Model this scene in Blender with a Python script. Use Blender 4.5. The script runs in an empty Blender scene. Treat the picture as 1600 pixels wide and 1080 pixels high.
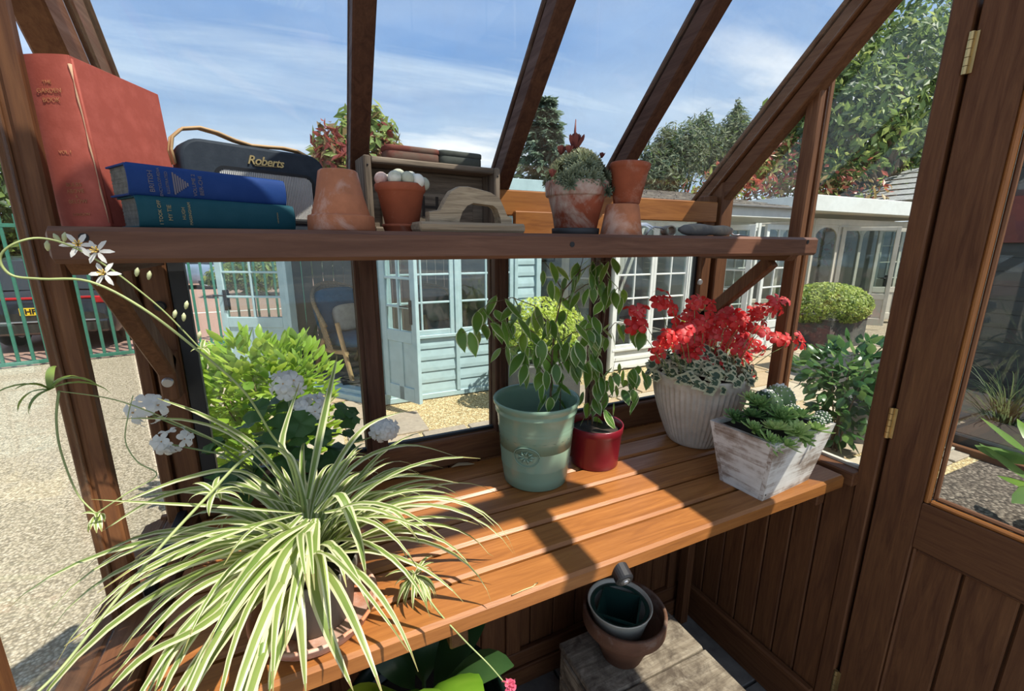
import bpy, math, random
from mathutils import Vector, Matrix, Euler, Quaternion

# ------------------------------------------------------------------ camera, sky, sun
SC = bpy.context.scene
COL = SC.collection
EYE = 1.72
F = 684.2
YAW, PITCH, ROLL = 0.438597, 0.228942, 0.004051
fwd = Vector((math.sin(YAW)*math.cos(PITCH), math.cos(YAW)*math.cos(PITCH), -math.sin(PITCH)))
r0 = Vector((math.cos(YAW), -math.sin(YAW), 0.0))
u0 = r0.cross(fwd)
CR = r0*math.cos(ROLL) + u0*math.sin(ROLL)
CU = -r0*math.sin(ROLL) + u0*math.cos(ROLL)
cam_data = bpy.data.cameras.new('camera')
cam_data.sensor_width = 36.0
cam_data.sensor_fit = 'HORIZONTAL'
cam_data.lens = F/1600*36.0
cam_data.clip_start = 0.02
cam_data.clip_end = 400
cam = bpy.data.objects.new('camera', cam_data)
COL.objects.link(cam)
cam.matrix_world = Matrix(((CR.x, CU.x, -fwd.x, 0), (CR.y, CU.y, -fwd.y, 0), (CR.z, CU.z, -fwd.z, EYE), (0, 0, 0, 1)))
SC.camera = cam
SC.view_settings.view_transform = 'Standard'
SC.view_settings.look = 'None'
SC.view_settings.exposure = 0.75
SC.view_settings.gamma = 1.0
SC.view_settings.use_curve_mapping = False
SUN = Vector((-0.40, 0.48, -1.0)).normalized()
sun_d = bpy.data.lights.new('sun', 'SUN')
sun_d.energy = 5.2
sun_d.angle = 0.0093
sun_d.color = (1.0, 0.93, 0.82)
sun = bpy.data.objects.new('sun', sun_d)
COL.objects.link(sun)
sun.rotation_euler = SUN.to_track_quat('-Z', 'Y').to_euler()
sun.location = (3, -4, 9)
SKY_STRENGTH = 1.0

def make_world():
    w = bpy.data.worlds.new('sky'); SC.world = w; w.use_nodes = True
    nt = w.node_tree; nt.nodes.clear(); N = nt.nodes.new; L = nt.links.new
    out = N('ShaderNodeOutputWorld'); bg = N('ShaderNodeBackground'); bg.inputs['Strength'].default_value = SKY_STRENGTH
    tc = N('ShaderNodeTexCoord'); sep = N('ShaderNodeSeparateXYZ'); L(tc.outputs['Generated'], sep.inputs[0])
    ramp = N('ShaderNodeValToRGB'); cr = ramp.color_ramp
    cr.elements[0].position = 0.0; cr.elements[0].color = (0.24, 0.36, 0.50, 1)
    cr.elements[1].position = 0.75; cr.elements[1].color = (0.03, 0.125, 0.38, 1)
    e = cr.elements.new(0.12); e.color = (0.21, 0.33, 0.50, 1)
    e = cr.elements.new(0.38); e.color = (0.055, 0.19, 0.47, 1)
    L(sep.outputs['Z'], ramp.inputs[0])
    # a flat cloud deck: direction divided by height
    add = N('ShaderNodeMath'); add.operation = 'ADD'; add.inputs[1].default_value = 0.14; L(sep.outputs['Z'], add.inputs[0])
    dx = N('ShaderNodeMath'); dx.operation = 'DIVIDE'; L(sep.outputs['X'], dx.inputs[0]); L(add.outputs[0], dx.inputs[1])
    dy = N('ShaderNodeMath'); dy.operation = 'DIVIDE'; L(sep.outputs['Y'], dy.inputs[0]); L(add.outputs[0], dy.inputs[1])
    cmb = N('ShaderNodeCombineXYZ'); L(dx.outputs[0], cmb.inputs[0]); L(dy.outputs[0], cmb.inputs[1])
    def noise(scale, stretch, detail, rough, dist, lo, hi, rot=0.5, off=0.0):
        mp = N('ShaderNodeMapping'); mp.inputs['Rotation'].default_value = (0, 0, rot); mp.inputs['Scale'].default_value = (scale*stretch, scale, 1)
        mp.inputs['Location'].default_value = (off, off*0.7, off)
        L(cmb.outputs[0], mp.inputs[0])
        n = N('ShaderNodeTexNoise'); n.inputs['Scale'].default_value = 1.0; n.inputs['Detail'].default_value = detail
        n.inputs['Roughness'].default_value = rough; n.inputs['Distortion'].default_value = dist
        L(mp.outputs[0], n.inputs['Vector'])
        mr = N('ShaderNodeMapRange'); mr.inputs[1].default_value = lo; mr.inputs[2].default_value = hi; mr.clamp = True
        L(n.outputs[0], mr.inputs[0]); return mr.outputs[0]
    wisps = noise(1.3, 0.28, 9, 0.60, 0.7, 0.38, 0.70, 0.75, 3.1)
    veil = noise(0.55, 0.6, 5, 0.55, 0.3, 0.28, 0.62, 0.4, 7.7)
    puffs = noise(0.9, 0.45, 8, 0.52, 0.1, 0.52, 0.60, 0.1, 1.3)
    mul = N('ShaderNodeMath'); mul.operation = 'MULTIPLY'; L(wisps, mul.inputs[0]); mul.inputs[1].default_value = 0.72
    mulv = N('ShaderNodeMath'); mulv.operation = 'MULTIPLY'; L(veil, mulv.inputs[0]); mulv.inputs[1].default_value = 0.66
    mx = N('ShaderNodeMath'); mx.operation = 'MAXIMUM'; L(mul.outputs[0], mx.inputs[0]); L(mulv.outputs[0], mx.inputs[1])
    m1 = N('ShaderNodeMixRGB'); L(mx.outputs[0], m1.inputs[0]); L(ramp.outputs[0], m1.inputs[1]); m1.inputs[2].default_value = (0.58, 0.655, 0.72, 1)
    low = N('ShaderNodeMapRange'); low.inputs[1].default_value = 0.5; low.inputs[2].default_value = 0.2; low.inputs[3].default_value = 0; low.inputs[4].default_value = 1; low.clamp = True
    L(sep.outputs['Z'], low.inputs[0])
    pm = N('ShaderNodeMath'); pm.operation = 'MULTIPLY'; L(puffs, pm.inputs[0]); L(low.outputs[0], pm.inputs[1])
    m2 = N('ShaderNodeMixRGB'); L(pm.outputs[0], m2.inputs[0]); L(m1.outputs[0], m2.inputs[1]); m2.inputs[2].default_value = (0.76, 0.765, 0.77, 1)
    L(m2.outputs[0], bg.inputs['Color']); L(bg.outputs[0], out.inputs[0])
make_world()

# ------------------------------------------------------------------ helpers
def ray(x, y):
    return CR*((x-800)/F) - CU*((y-540)/F) + fwd
def at_z(x, y, z):
    d = ray(x, y); return Vector((0, 0, EYE)) + d*((z-EYE)/d.z)
def at_y(x, y, Y):
    d = ray(x, y); return Vector((0, 0, EYE)) + d*(Y/d.y)
def at_x(x, y, X):
    d = ray(x, y); return Vector((0, 0, EYE)) + d*(X/d.x)

def V(*a): return Vector(a)
RN = random.Random(7)

class MB:
    """collects geometry for one mesh object"""
    def __init__(s): s.v = []; s.f = []; s.m = []; s.sm = []
    def add(s, vs, fs, mat=0, smooth=False):
        o = len(s.v); s.v.extend([tuple(p) for p in vs])
        for f in fs: s.f.append(tuple(i+o for i in f)); s.m.append(mat); s.sm.append(smooth)
        return s
    def beam(s, a, b, w, h, up=V(0, 0, 1), r=0.003, mat=0, r2=None):
        """bar from a to b, w wide (sideways), h high (along up), chamfered long edges and ends"""
        a, b = Vector(a), Vector(b); d = (b-a); ln = d.length; d = d.normalized()
        side = d.cross(up).normalized(); upv = side.cross(d).normalized()
        x, y = w/2, h/2; r = min(r, x*0.9, y*0.9)
        prof = [(x-r, y), (x, y-r), (x, -y+r), (x-r, -y), (-x+r, -y), (-x, -y+r), (-x, y-r), (-x+r, y)]
        e = min(r*0.7, ln*0.2)
        k = max(0.0, 1 - r/max(x, 1e-6)), max(0.0, 1 - r/max(y, 1e-6))
        rings = [(0, k), (e, (1, 1)), (ln-e, (1, 1)), (ln, k)]
        vs = []
        for t, (kx, ky) in rings:
            for px, py in prof: vs.append(a + d*t + side*(px*kx) + upv*(py*ky))
        fs = []
        for i in range(3):
            for j in range(8):
                q = (i*8+j, i*8+(j+1) % 8, (i+1)*8+(j+1) % 8, (i+1)*8+j); fs.append(q)
        fs.append(tuple(range(7, -1, -1))); fs.append(tuple(range(24, 32)))
        return s.add(vs, fs, mat)
    def box(s, lo, hi, r=0.002, mat=0):
        lo, hi = Vector(lo), Vector(hi); c = (lo+hi)/2; z = hi-lo
        ax = max(range(3), key=lambda i: z[i])
        a, b = c.copy(), c.copy(); a[ax] = lo[ax]; b[ax] = hi[ax]
        if ax == 2: return s.beam(a, b, z.x, z.y, V(0, 1, 0), r, mat)
        if ax == 0: return s.beam(a, b, z.y, z.z, V(0, 0, 1), r, mat)
        return s.beam(a, b, z.x, z.z, V(0, 0, 1), r, mat)
    def cube(s, lo, hi, mat=0):
        x0, y0, z0 = lo; x1, y1, z1 = hi
        vs = [(x0, y0, z0), (x1, y0, z0), (x1, y1, z0), (x0, y1, z0), (x0, y0, z1), (x1, y0, z1), (x1, y1, z1), (x0, y1, z1)]
        return s.add(vs, [(3, 2, 1, 0), (4, 5, 6, 7), (0, 1, 5, 4), (1, 2, 6, 5), (2, 3, 7, 6), (3, 0, 4, 7)], mat)
    def lathe(s, prof, n=40, c=V(0, 0, 0), mat=0, smooth=True, rfun=None, wob=0.0):
        """prof = list of (r, z); poles closed where r == 0"""
        c = Vector(c); vs = []; idx = []
        for (r, z) in prof:
            if r < 1e-6: idx.append([len(vs)]); vs.append(c+V(0, 0, z))
            else:
                row = []
                for j in range(n):
                    t = 2*math.pi*j/n; rr = r*(rfun(j, n, z) if rfun else 1.0)
                    row.append(len(vs)); vs.append(c+V(rr*math.cos(t), rr*math.sin(t), z))
                idx.append(row)
        fs = []
        for a, b in zip(idx[:-1], idx[1:]):
            if len(a) == 1 and len(b) == 1: continue
            for j in range(n):
                k = (j+1) % n
                if len(a) == 1: fs.append((a[0], b[k], b[j]))
                elif len(b) == 1: fs.append((a[j], a[k], b[0]))
                else: fs.append((a[j], a[k], b[k], b[j]))
        return s.add(vs, fs, mat, smooth)
    def tube(s, pts, rad, n=7, mat=0, cap=True, smooth=True):
        pts = [Vector(p) for p in pts]; m = len(pts)
        if not hasattr(rad, '__len__'): rad = [rad]*m
        vs = []; prev = None
        for i, p in enumerate(pts):
            t = (pts[min(i+1, m-1)] - pts[max(i-1, 0)])
            t = t.normalized() if t.length > 1e-9 else V(0, 0, 1)
            if prev is None:
                nrm = t.orthogonal().normalized()
            else:
                nrm = prev - t*prev.dot(t); nrm = nrm.normalized() if nrm.length > 1e-6 else t.orthogonal().normalized()
            prev = nrm; bn = t.cross(nrm)
            for j in range(n):
                a = 2*math.pi*j/n; vs.append(p + (nrm*math.cos(a)+bn*math.sin(a))*rad[i])
        fs = [(i*n+j, i*n+(j+1) % n, (i+1)*n+(j+1) % n, (i+1)*n+j) for i in range(m-1) for j in range(n)]
        if cap: fs.append(tuple(range(n-1, -1, -1))); fs.append(tuple(range((m-1)*n, m*n)))
        return s.add(vs, fs, mat, smooth)
    def ball(s, c, r, n=14, m=9, mat=0, sc=(1, 1, 1), rib=0.0, ribs=8):
        c = Vector(c); prof = []; vs = []
        vs.append(c+V(0, 0, -r*sc[2]))
        for i in range(1, m):
            ph = -math.pi/2 + math.pi*i/m
            for j in range(n):
                t = 2*math.pi*j/n; k = 1 + rib*math.cos(ribs*t)
                vs.append(c+V(r*sc[0]*k*math.cos(ph)*math.cos(t), r*sc[1]*k*math.cos(ph)*math.sin(t), r*sc[2]*math.sin(ph)))
        vs.append(c+V(0, 0, r*sc[2])); fs = []
        for j in range(n): fs.append((0, 1+(j+1) % n, 1+j))
        for i in range(m-2):
            for j in range(n):
                a = 1+i*n; fs.append((a+j, a+(j+1) % n, a+n+(j+1) % n, a+n+j))
        a = 1+(m-2)*n; top = len(vs)-1
        for j in range(n): fs.append((a+j, a+(j+1) % n, top))
        return s.add(vs, fs, mat, True)
    def strip(s, pts, wid, side, mats=(0,), fold=0.0, cols=None, smooth=True):
        """a leaf blade: pts along its middle, wid half widths, side = sideways vectors (one or one per point);
        mats = one material per lengthwise band; fold lifts the edges"""
        nb = len(mats); m = len(pts); vs = []
        for i, p in enumerate(pts):
            p = Vector(p); sd = side[i] if isinstance(side, list) else side
            t = Vector(pts[min(i+1, m-1)])-Vector(pts[max(i-1, 0)]); t = t.normalized() if t.length > 1e-9 else V(0, 0, 1)
            nn = sd.cross(t); nn = nn.normalized() if nn.length > 1e-9 else V(0, 0, 1)
            for k in range(nb+1):
                u = (cols[k] if cols else (2*k/nb-1)); vs.append(p + sd*(u*wid[i]) + nn*(abs(u)*wid[i]*fold))
        o = len(s.v); s.v.extend([tuple(q) for q in vs])
        for b in range(nb):
            for i in range(m-1):
                a = o+i*(nb+1)+b; s.f.append((a, a+1, a+nb+2, a+nb+1)); s.m.append(mats[b]); s.sm.append(smooth)
        return s
    def prism(s, poly, d, mat=0, smooth=False):
        """extrude a planar polygon (list of Vectors) along vector d"""
        n = len(poly); d = Vector(d); vs = [Vector(p) for p in poly]+[Vector(p)+d for p in poly]
        fs = [tuple(range(n-1, -1, -1)), tuple(range(n, 2*n))]+[(i, (i+1) % n, n+(i+1) % n, n+i) for i in range(n)]
        return s.add(vs, fs, mat, smooth)
    def xform(s, M):
        s.v = [tuple(M @ Vector(p)) for p in s.v]; return s
    def mesh(s, name, mats):
        me = bpy.data.meshes.new(name); me.from_pydata(s.v, [], s.f)
        for m in (mats if isinstance(mats, (list, tuple)) else [mats]): me.materials.append(m)
        me.polygons.foreach_set('material_index', s.m); me.polygons.foreach_set('use_smooth', s.sm); me.update()
        return me

def link(name, me, parent=None, loc=None, rot=None, scale=None):
    o = bpy.data.objects.new(name, me); COL.objects.link(o)
    if parent is not None: o.parent = parent
    if loc is not None: o.location = loc
    if rot is not None: o.rotation_euler = rot
    if scale is not None: o.scale = scale if hasattr(scale, '__len__') else (scale,)*3
    return o
def part(name, mb, mats, parent=None, loc=None, rot=None, label=None, kind=None):
    o = link(name, mb.mesh(name, mats), parent, loc, rot)
    if label: o['label'] = label
    if kind: o['kind'] = kind
    return o
def tag(o, label, cat, group=None, kind=None):
    if label: o['label'] = label
    if cat: o['category'] = cat
    if group: o['group'] = group
    if kind: o['kind'] = kind
    return o
def thing(name, label, cat, loc=(0, 0, 0), rz=0.0, group=None):
    o = link(name, None, None, loc, (0, 0, rz)); o.empty_display_size = 0.05
    return tag(o, label, cat, group)
def struct(name, loc=(0, 0, 0), rz=0.0):
    o = link(name, None, None, loc, (0, 0, rz)); o['kind'] = 'structure'; o.empty_display_size = 0.05
    return o
def text_mesh(txt, size, mat, shear=0.0, extrude=0.0004, align='CENTER', spacing=1.0, bold=0.0):
    cu = bpy.data.curves.new('text', 'FONT'); cu.body = txt; cu.size = size; cu.align_x = align; cu.align_y = 'CENTER'
    cu.shear = shear; cu.extrude = extrude; cu.space_character = spacing; cu.resolution_u = 3; cu.offset = bold
    o = bpy.data.objects.new('text', cu); COL.objects.link(o)
    dg = bpy.context.evaluated_depsgraph_get(); me = bpy.data.meshes.new_from_object(o.evaluated_get(dg))
    bpy.data.objects.remove(o); me.materials.clear(); me.materials.append(mat)
    return me
def basis(x, y, o):
    """matrix whose local x, y run along the given directions"""
    x = Vector(x).normalized(); y = Vector(y); y = (y-x*y.dot(x)).normalized(); z = x.cross(y); o = Vector(o)
    return Matrix(((x.x, y.x, z.x, o.x), (x.y, y.y, z.y, o.y), (x.z, y.z, z.z, o.z), (0, 0, 0, 1)))

# ------------------------------------------------------------------ materials
MATS = {}
class NB:
    def __init__(s, name):
        s.m = bpy.data.materials.new(name); s.m.use_nodes = True; s.nt = s.m.node_tree; s.nt.nodes.clear()
        s.out = s.N('ShaderNodeOutputMaterial')
    def N(s, t, **k):
        n = s.nt.nodes.new(t)
        for a, b in k.items(): setattr(n, a, b)
        return n
    def L(s, a, b): s.nt.links.new(a, b)
    def coords(s, scale=(1, 1, 1), rnd=True, rot=(0, 0, 0)):
        tc = s.N('ShaderNodeTexCoord'); mp = s.N('ShaderNodeMapping'); mp.inputs['Scale'].default_value = scale; mp.inputs['Rotation'].default_value = rot
        s.L(tc.outputs['Object'], mp.inputs[0])
        if rnd:
            oi = s.N('ShaderNodeObjectInfo'); mu = s.N('ShaderNodeMath', operation='MULTIPLY'); mu.inputs[1].default_value = 37.0
            s.L(oi.outputs['Random'], mu.inputs[0]); s.L(mu.outputs[0], mp.inputs['Location'])
        return mp.outputs[0]
    def noise(s, vec, scale, detail=4, rough=0.55, dist=0.0):
        n = s.N('ShaderNodeTexNoise'); n.inputs['Scale'].default_value = scale; n.inputs['Detail'].default_value = detail
        n.inputs['Roughness'].default_value = rough; n.inputs['Distortion'].default_value = dist; s.L(vec, n.inputs['Vector']); return n.outputs[0]
    def ramp(s, fac, stops):
        r = s.N('ShaderNodeValToRGB'); cr = r.color_ramp
        cr.elements[0].position, cr.elements[0].color = stops[0][0], (*stops[0][1], 1)
        cr.elements[1].position, cr.elements[1].color = stops[-1][0], (*stops[-1][1], 1)
        for p, c in stops[1:-1]: e = cr.elements.new(p); e.color = (*c, 1)
        s.L(fac, r.inputs[0]); return r.outputs[0]
    def mr(s, v, a, b, c=0.0, d=1.0):
        n = s.N('ShaderNodeMapRange'); n.clamp = True
        for i, q in enumerate((a, b, c, d)): n.inputs[i+1].default_value = q
        s.L(v, n.inputs[0]); return n.outputs[0]
    def mix(s, fac, a, b, mode='MIX'):
        n = s.N('ShaderNodeMixRGB', blend_type=mode)
        for i, q in ((0, fac), (1, a), (2, b)):
            if isinstance(q, (int, float)): n.inputs[i].default_value = q
            elif isinstance(q, tuple): n.inputs[i].default_value = (*q, 1)
            else: s.L(q, n.inputs[i])
        return n.outputs[0]
    def bsdf(s, color, rough=0.6, spec=0.5, bump=None, bstr=0.3, bdist=0.002, metal=0.0, coat=0.0, trans=None):
        p = s.N('ShaderNodeBsdfPrincipled'); p.inputs['Metallic'].default_value = metal
        p.inputs['Specular IOR Level'].default_value = spec; p.inputs['Coat Weight'].default_value = coat; p.inputs['Coat Roughness'].default_value = 0.12
        if isinstance(color, tuple): p.inputs['Base Color'].default_value = (*color, 1)
        else: s.L(color, p.inputs['Base Color'])
        if isinstance(rough, (int, float)): p.inputs['Roughness'].default_value = rough
        else: s.L(rough, p.inputs['Roughness'])
        if bump is not None:
            b = s.N('ShaderNodeBump'); b.inputs['Strength'].default_value = bstr; b.inputs['Distance'].default_value = bdist
            s.L(bump, b.inputs['Height']); s.L(b.outputs[0], p.inputs['Normal'])
        sh = p.outputs[0]
        if trans:
            t = s.N('ShaderNodeBsdfTranslucent'); tcol, fac = trans
            if isinstance(tcol, tuple): t.inputs['Color'].default_value = (*tcol, 1)
            else: s.L(tcol, t.inputs['Color'])
            mx = s.N('ShaderNodeMixShader'); mx.inputs[0].default_value = fac; s.L(sh, mx.inputs[1]); s.L(t.outputs[0], mx.inputs[2]); sh = mx.outputs[0]
        s.L(sh, s.out.inputs[0]); return s.m

def wood(name, dark, mid, light, axis='X', rough=0.45, grain=1.0, coat=0.0, wear=0.0, weath=None, var=0.35, bstr=0.25, spec=0.4):
    key = (name, axis)
    if key in MATS: return MATS[key]
    b = NB(name+'_'+axis.lower()); st = {'X': (1.0, 14, 14), 'Y': (14, 1.0, 14), 'Z': (14, 14, 1.0)}[axis]
    vec = b.coords(st)
    g = b.noise(vec, 3.2*grain, 7, 0.62, 1.3); fine = b.noise(vec, 18*grain, 3, 0.6, 0.2)
    col = b.ramp(g, [(0.28, dark), (0.48, mid), (0.72, light)])
    col = b.mix(b.mr(fine, 0.35, 0.7, 0, 0.35), col, dark)
    oi = b.N('ShaderNodeObjectInfo')
    col = b.mix(b.mr(oi.outputs['Random'], 0, 1, 0.0, var), col, tuple(c*0.55 for c in mid))
    if weath:
        n2 = b.noise(b.coords((9, 9, 9)), 1.6, 6, 0.7, 0.4)
        col = b.mix(b.mr(n2, 0.42, 0.62, 0, 1), col, weath)
    MATS[key] = b.bsdf(col, b.mr(g, 0.3, 0.7, rough*1.25, rough*0.85), spec, fine, bstr, 0.001, coat=coat)
    return MATS[key]
def paint(name, col, rough=0.55, vary=0.12, scale=14, metal=0.0, spec=0.5, bstr=0.1, coat=0.0):
    if name in MATS: return MATS[name]
    b = NB(name); n = b.noise(b.coords(), scale, 5, 0.6)
    c = b.mix(b.mr(n, 0.35, 0.7), col, tuple(x*(1-vary*2) for x in col))
    MATS[name] = b.bsdf(c, rough, spec, n, bstr, 0.002, metal, coat); return MATS[name]
def leaf(name, c1, c2, trans=0.35, rough=0.4, scale=9, tcol=None):
    if name in MATS: return MATS[name]
    b = NB(name); n = b.noise(b.coords(), scale, 3, 0.5); oi = b.N('ShaderNodeObjectInfo')
    ad = b.N('ShaderNodeMath', operation='ADD'); b.L(n, ad.inputs[0]); mu = b.N('ShaderNodeMath', operation='MULTIPLY_ADD'); b.L(oi.outputs['Random'], mu.inputs[0]); mu.inputs[1].default_value = 0.5; mu.inputs[2].default_value = -0.25; b.L(mu.outputs[0], ad.inputs[1])
    c = b.ramp(ad.outputs[0], [(0.3, c1), (0.7, c2)])
    t = tcol or tuple(min(1, x*1.5+0.02) for x in c2)
    MATS[name] = b.bsdf(c, rough, 0.4, trans=(t, trans)); return MATS[name]
def glass_mat(name, tint=(0.94, 0.96, 0.95), dust=0.02, refl=0.9):
    if name in MATS: return MATS[name]
    b = NB(name); lw = b.N('ShaderNodeLayerWeight'); lw.inputs[0].default_value = 0.5
    p = b.N('ShaderNodeMath', operation='POWER'); b.L(lw.outputs['Facing'], p.inputs[0]); p.inputs[1].default_value = 5
    ma = b.N('ShaderNodeMath', operation='MULTIPLY_ADD'); b.L(p.outputs[0], ma.inputs[0]); ma.inputs[1].default_value = refl*0.9; ma.inputs[2].default_value = 0.03*refl
    tr = b.N('ShaderNodeBsdfTransparent'); tr.inputs[0].default_value = (*tint, 1)
    gl = b.N('ShaderNodeBsdfGlossy'); gl.inputs['Roughness'].default_value = 0.015; gl.inputs['Color'].default_value = (1, 1, 1, 1)
    m = b.N('ShaderNodeMixShader'); b.L(ma.outputs[0], m.inputs[0]); b.L(tr.outputs[0], m.inputs[1]); b.L(gl.outputs[0], m.inputs[2])
    df = b.N('ShaderNodeBsdfDiffuse'); df.inputs[0].default_value = (0.8, 0.8, 0.78, 1)
    n = b.noise(b.coords(rnd=False), 6, 6, 0.7, 0.5)
    m2 = b.N('ShaderNodeMixShader'); b.L(b.mr(n, 0.4, 0.8, 0.0, dust), m2.inputs[0]); b.L(m.outputs[0], m2.inputs[1]); b.L(df.outputs[0], m2.inputs[2])
    b.L(m2.outputs[0], b.out.inputs[0]); MATS[name] = b.m; return b.m

def cedar(ax): return wood('stained_cedar', (0.075, 0.027, 0.011), (0.130, 0.052, 0.020), (0.185, 0.080, 0.031), ax, 0.58, var=0.25, spec=0.3)
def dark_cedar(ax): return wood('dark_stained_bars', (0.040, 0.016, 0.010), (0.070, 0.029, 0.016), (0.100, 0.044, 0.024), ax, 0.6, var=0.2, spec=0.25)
def bench_wood(ax): return wood('orange_oiled_wood', (0.20, 0.070, 0.018), (0.31, 0.118, 0.030), (0.40, 0.165, 0.046), ax, 0.38, var=0.2)
def shelf_wood(ax): return wood('brown_shelf_wood', (0.085, 0.036, 0.021), (0.13, 0.057, 0.033), (0.175, 0.082, 0.048), ax, 0.5, var=0.1, spec=0.3)
def old_wood(ax): return wood('weathered_old_wood', (0.05, 0.038, 0.028), (0.16, 0.12, 0.085), (0.30, 0.235, 0.17), ax, 0.8, var=0.2, bstr=0.6)
BLACK = paint('black_rubber', (0.012, 0.013, 0.016), 0.5)
STEEL = paint('zinc_steel', (0.55, 0.56, 0.58), 0.35, 0.1, metal=0.8)
IRON = paint('black_iron', (0.02, 0.02, 0.022), 0.4, metal=0.5)
BRASS = paint('worn_brass', (0.62, 0.45, 0.20), 0.35, 0.15, metal=0.85)
GLASS = glass_mat('pane_glass')
SOIL = paint('potting_soil', (0.030, 0.020, 0.014), 0.95, 0.3, 60, bstr=0.8)

# ------------------------------------------------------------------ the greenhouse
XL, XR, YB = -0.375, 1.525, 1.26          # left glass, right gable face, inner face of the back wall
TILT = 1.02                                # roof slope
def roof_z(Y): return 1.87 + (1.26-Y)*TILT  # underside of the roof bars
rn = V(0, TILT, 1).normalized()            # roof normal

floor = struct('floor')
fm = paint('grey_slab', (0.20, 0.19, 0.17), 0.85, 0.25, 9, bstr=0.5)
y = -1.0
for i, (ya, yb) in enumerate(((-1.0, -0.2), (-0.19, 0.42), (0.43, 0.86), (0.87, 1.30))):
    x = -0.36+0.1*(i % 2)
    for j in range(4):
        part('slab', MB().box((max(x, -0.37), ya, -0.03), (min(x+0.515, 1.52), yb, 0.0), 0.004), fm, floor); x += 0.525

# back wall
wb = struct('wall_back')
for (xa, xb) in ((0.12, 0.181), (0.533, 0.580), (0.93, 0.978)):
    m = MB().box((xa, 1.26, 1.10), (xb, 1.296, 1.86), 0.004)
    m.box((xa+0.012, 1.252, 1.10), (xb-0.012, 1.262, 1.86), 0.003)
    m.box((xa, 1.304, 1.02), (xb, 1.325, 1.90), 0.003)
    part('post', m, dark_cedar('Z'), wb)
part('bottom_rail', MB().box((-0.29, 1.262, 1.012), (1.44, 1.318, 1.107), 0.005), cedar('X'), wb)
part('glass_edge_strip', MB().box((-0.26, 1.285, 1.107), (1.42, 1.30, 1.116), 0.001), BLACK, wb)
part('eaves_board', MB().box((-0.32, 1.25, 1.802), (1.452, 1.272, 1.876), 0.003), bench_wood('X'), wb)
part('eaves_plate', MB().box((-0.36, 1.274, 1.81), (1.50, 1.34, 1.88), 0.003), cedar('X'), wb)
part('backing_board', MB().box((0.585, 1.228, 1.7415), (0.93, 1.248, 1.815), 0.003), bench_wood('X'), wb)
for (xa, xb) in ((-0.258, 0.12), (0.181, 0.533), (0.58, 0.93), (0.978, 1.41)):
    part('pane', MB().cube((xa-0.004, 1.297, 1.10), (xb+0.004, 1.301, 1.83)), GLASS, wb)
for i in range(18):                                        # boards below the bench
    xa = -0.36+i*0.105
    part('board', MB().box((xa, 1.282, 0.0), (xa+0.101, 1.302, 1.02), 0.004), cedar('Z'), wb)
part('backing', MB().box((-0.40, 1.303, -0.04), (1.60, 1.318, 1.02), 0.001), cedar('X'), wb)
for xa in (-0.02, 0.38, 0.575, 0.99, 1.40):
    part('stile', MB().box((xa, 1.262, 0.15), (xa+0.06, 1.281, 0.99), 0.003), cedar('Z'), wb)
part('lower_rail', MB().box((-0.36, 1.258, -0.03), (1.535, 1.281, 0.15), 0.004), cedar('X'), wb)
bb = struct('baseboard_back')
part('board', MB().box((-0.36, 1.245, 0.0), (1.5, 1.2575, 0.085), 0.003), cedar('X'), bb)
# corner posts
for nm, xa, xb, xin in (('l', -0.375, -0.285, -0.258), ('r', 1.412, 1.50, 1.53)):
    m = MB()
    if nm == 'l':
        m.box((-0.375, 1.262, 1.0), (-0.348, 1.32, 1.90), 0.004); m.box((-0.342, 1.268, 1.0), (-0.29, 1.31, 1.90), 0.004)
        m.box((-0.352, 1.285, 1.0), (-0.34, 1.30, 1.90), 0.001)
    else:
        m.box((1.412, 1.262, 1.0), (1.462, 1.31, 1.90), 0.004); m.box((1.468, 1.245, 1.0), (1.53, 1.30, 1.95), 0.004)
        m.box((1.455, 1.28, 1.0), (1.475, 1.30, 1.90), 0.001)
    part('corner_post', m, cedar('Z'), wb)
part('glass_edge_strip', MB().box((-0.288, 1.272, 1.107), (-0.256, 1.292, 1.80), 0.001), BLACK, wb)  # black stands in for the dark gap and reflection at the glass edge
part('glass_edge_strip', MB().box((1.402, 1.285, 1.107), (1.413, 1.30, 1.80), 0.001), BLACK, wb)

# left gable
wl = struct('wall_left')
part('sill', MB().beam((-0.345, -0.3, 1.008), (-0.345, 1.30, 1.008), 0.075, 0.035, V(-0.15, 0, 1), 0.006), cedar('Y'), wl)
part('weather_sill', MB().beam((-0.412, -0.3, 0.995), (-0.412, 1.32, 0.995), 0.055, 0.022, V(-0.35, 0, 1), 0.004), cedar('Y'), wl)
part('glass_edge_strip', MB().box((-0.352, 0.985, 1.026), (-0.333, 1.268, 1.045), 0.001), BLACK, wl)  # black stands in for the dark reflection along the foot of the glass
m = MB().box((-0.374, 0.953, 1.02), (-0.350, 0.979, 2.30), 0.004); m.box((-0.384, 0.960, 1.02), (-0.372, 0.972, 2.30), 0.001); m.box((-0.396, 0.953, 1.0), (-0.381, 0.981, 2.35), 0.003)
part('post', m, cedar('Z'), wl)
part('post', MB().box((-0.44, 0.595, 0.0), (-0.374, 0.66, 2.62), 0.004), cedar('Z'), wl)
part('pane', MB().cube((-0.383, 0.985, 1.02), (-0.379, 1.27, 1.93)), GLASS, wl)
pl = [V(-0.383, 0.664, 1.02), V(-0.383, 0.945, 1.02), V(-0.383, 0.945, 2.22), V(-0.383, 0.664, 2.50)]
part('pane', MB().prism(pl, V(0.004, 0, 0)), GLASS, wl)
for i in range(16):
    ya = -0.3+i*0.1
    part('board', MB().box((-0.39, ya, 0.0), (-0.368, ya+0.096, 0.99), 0.004), cedar('Z'), wl)
part('backing', MB().box((-0.404, -0.3, 0.0), (-0.391, 1.32, 0.985), 0.001), cedar('Y'), wl)
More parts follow.
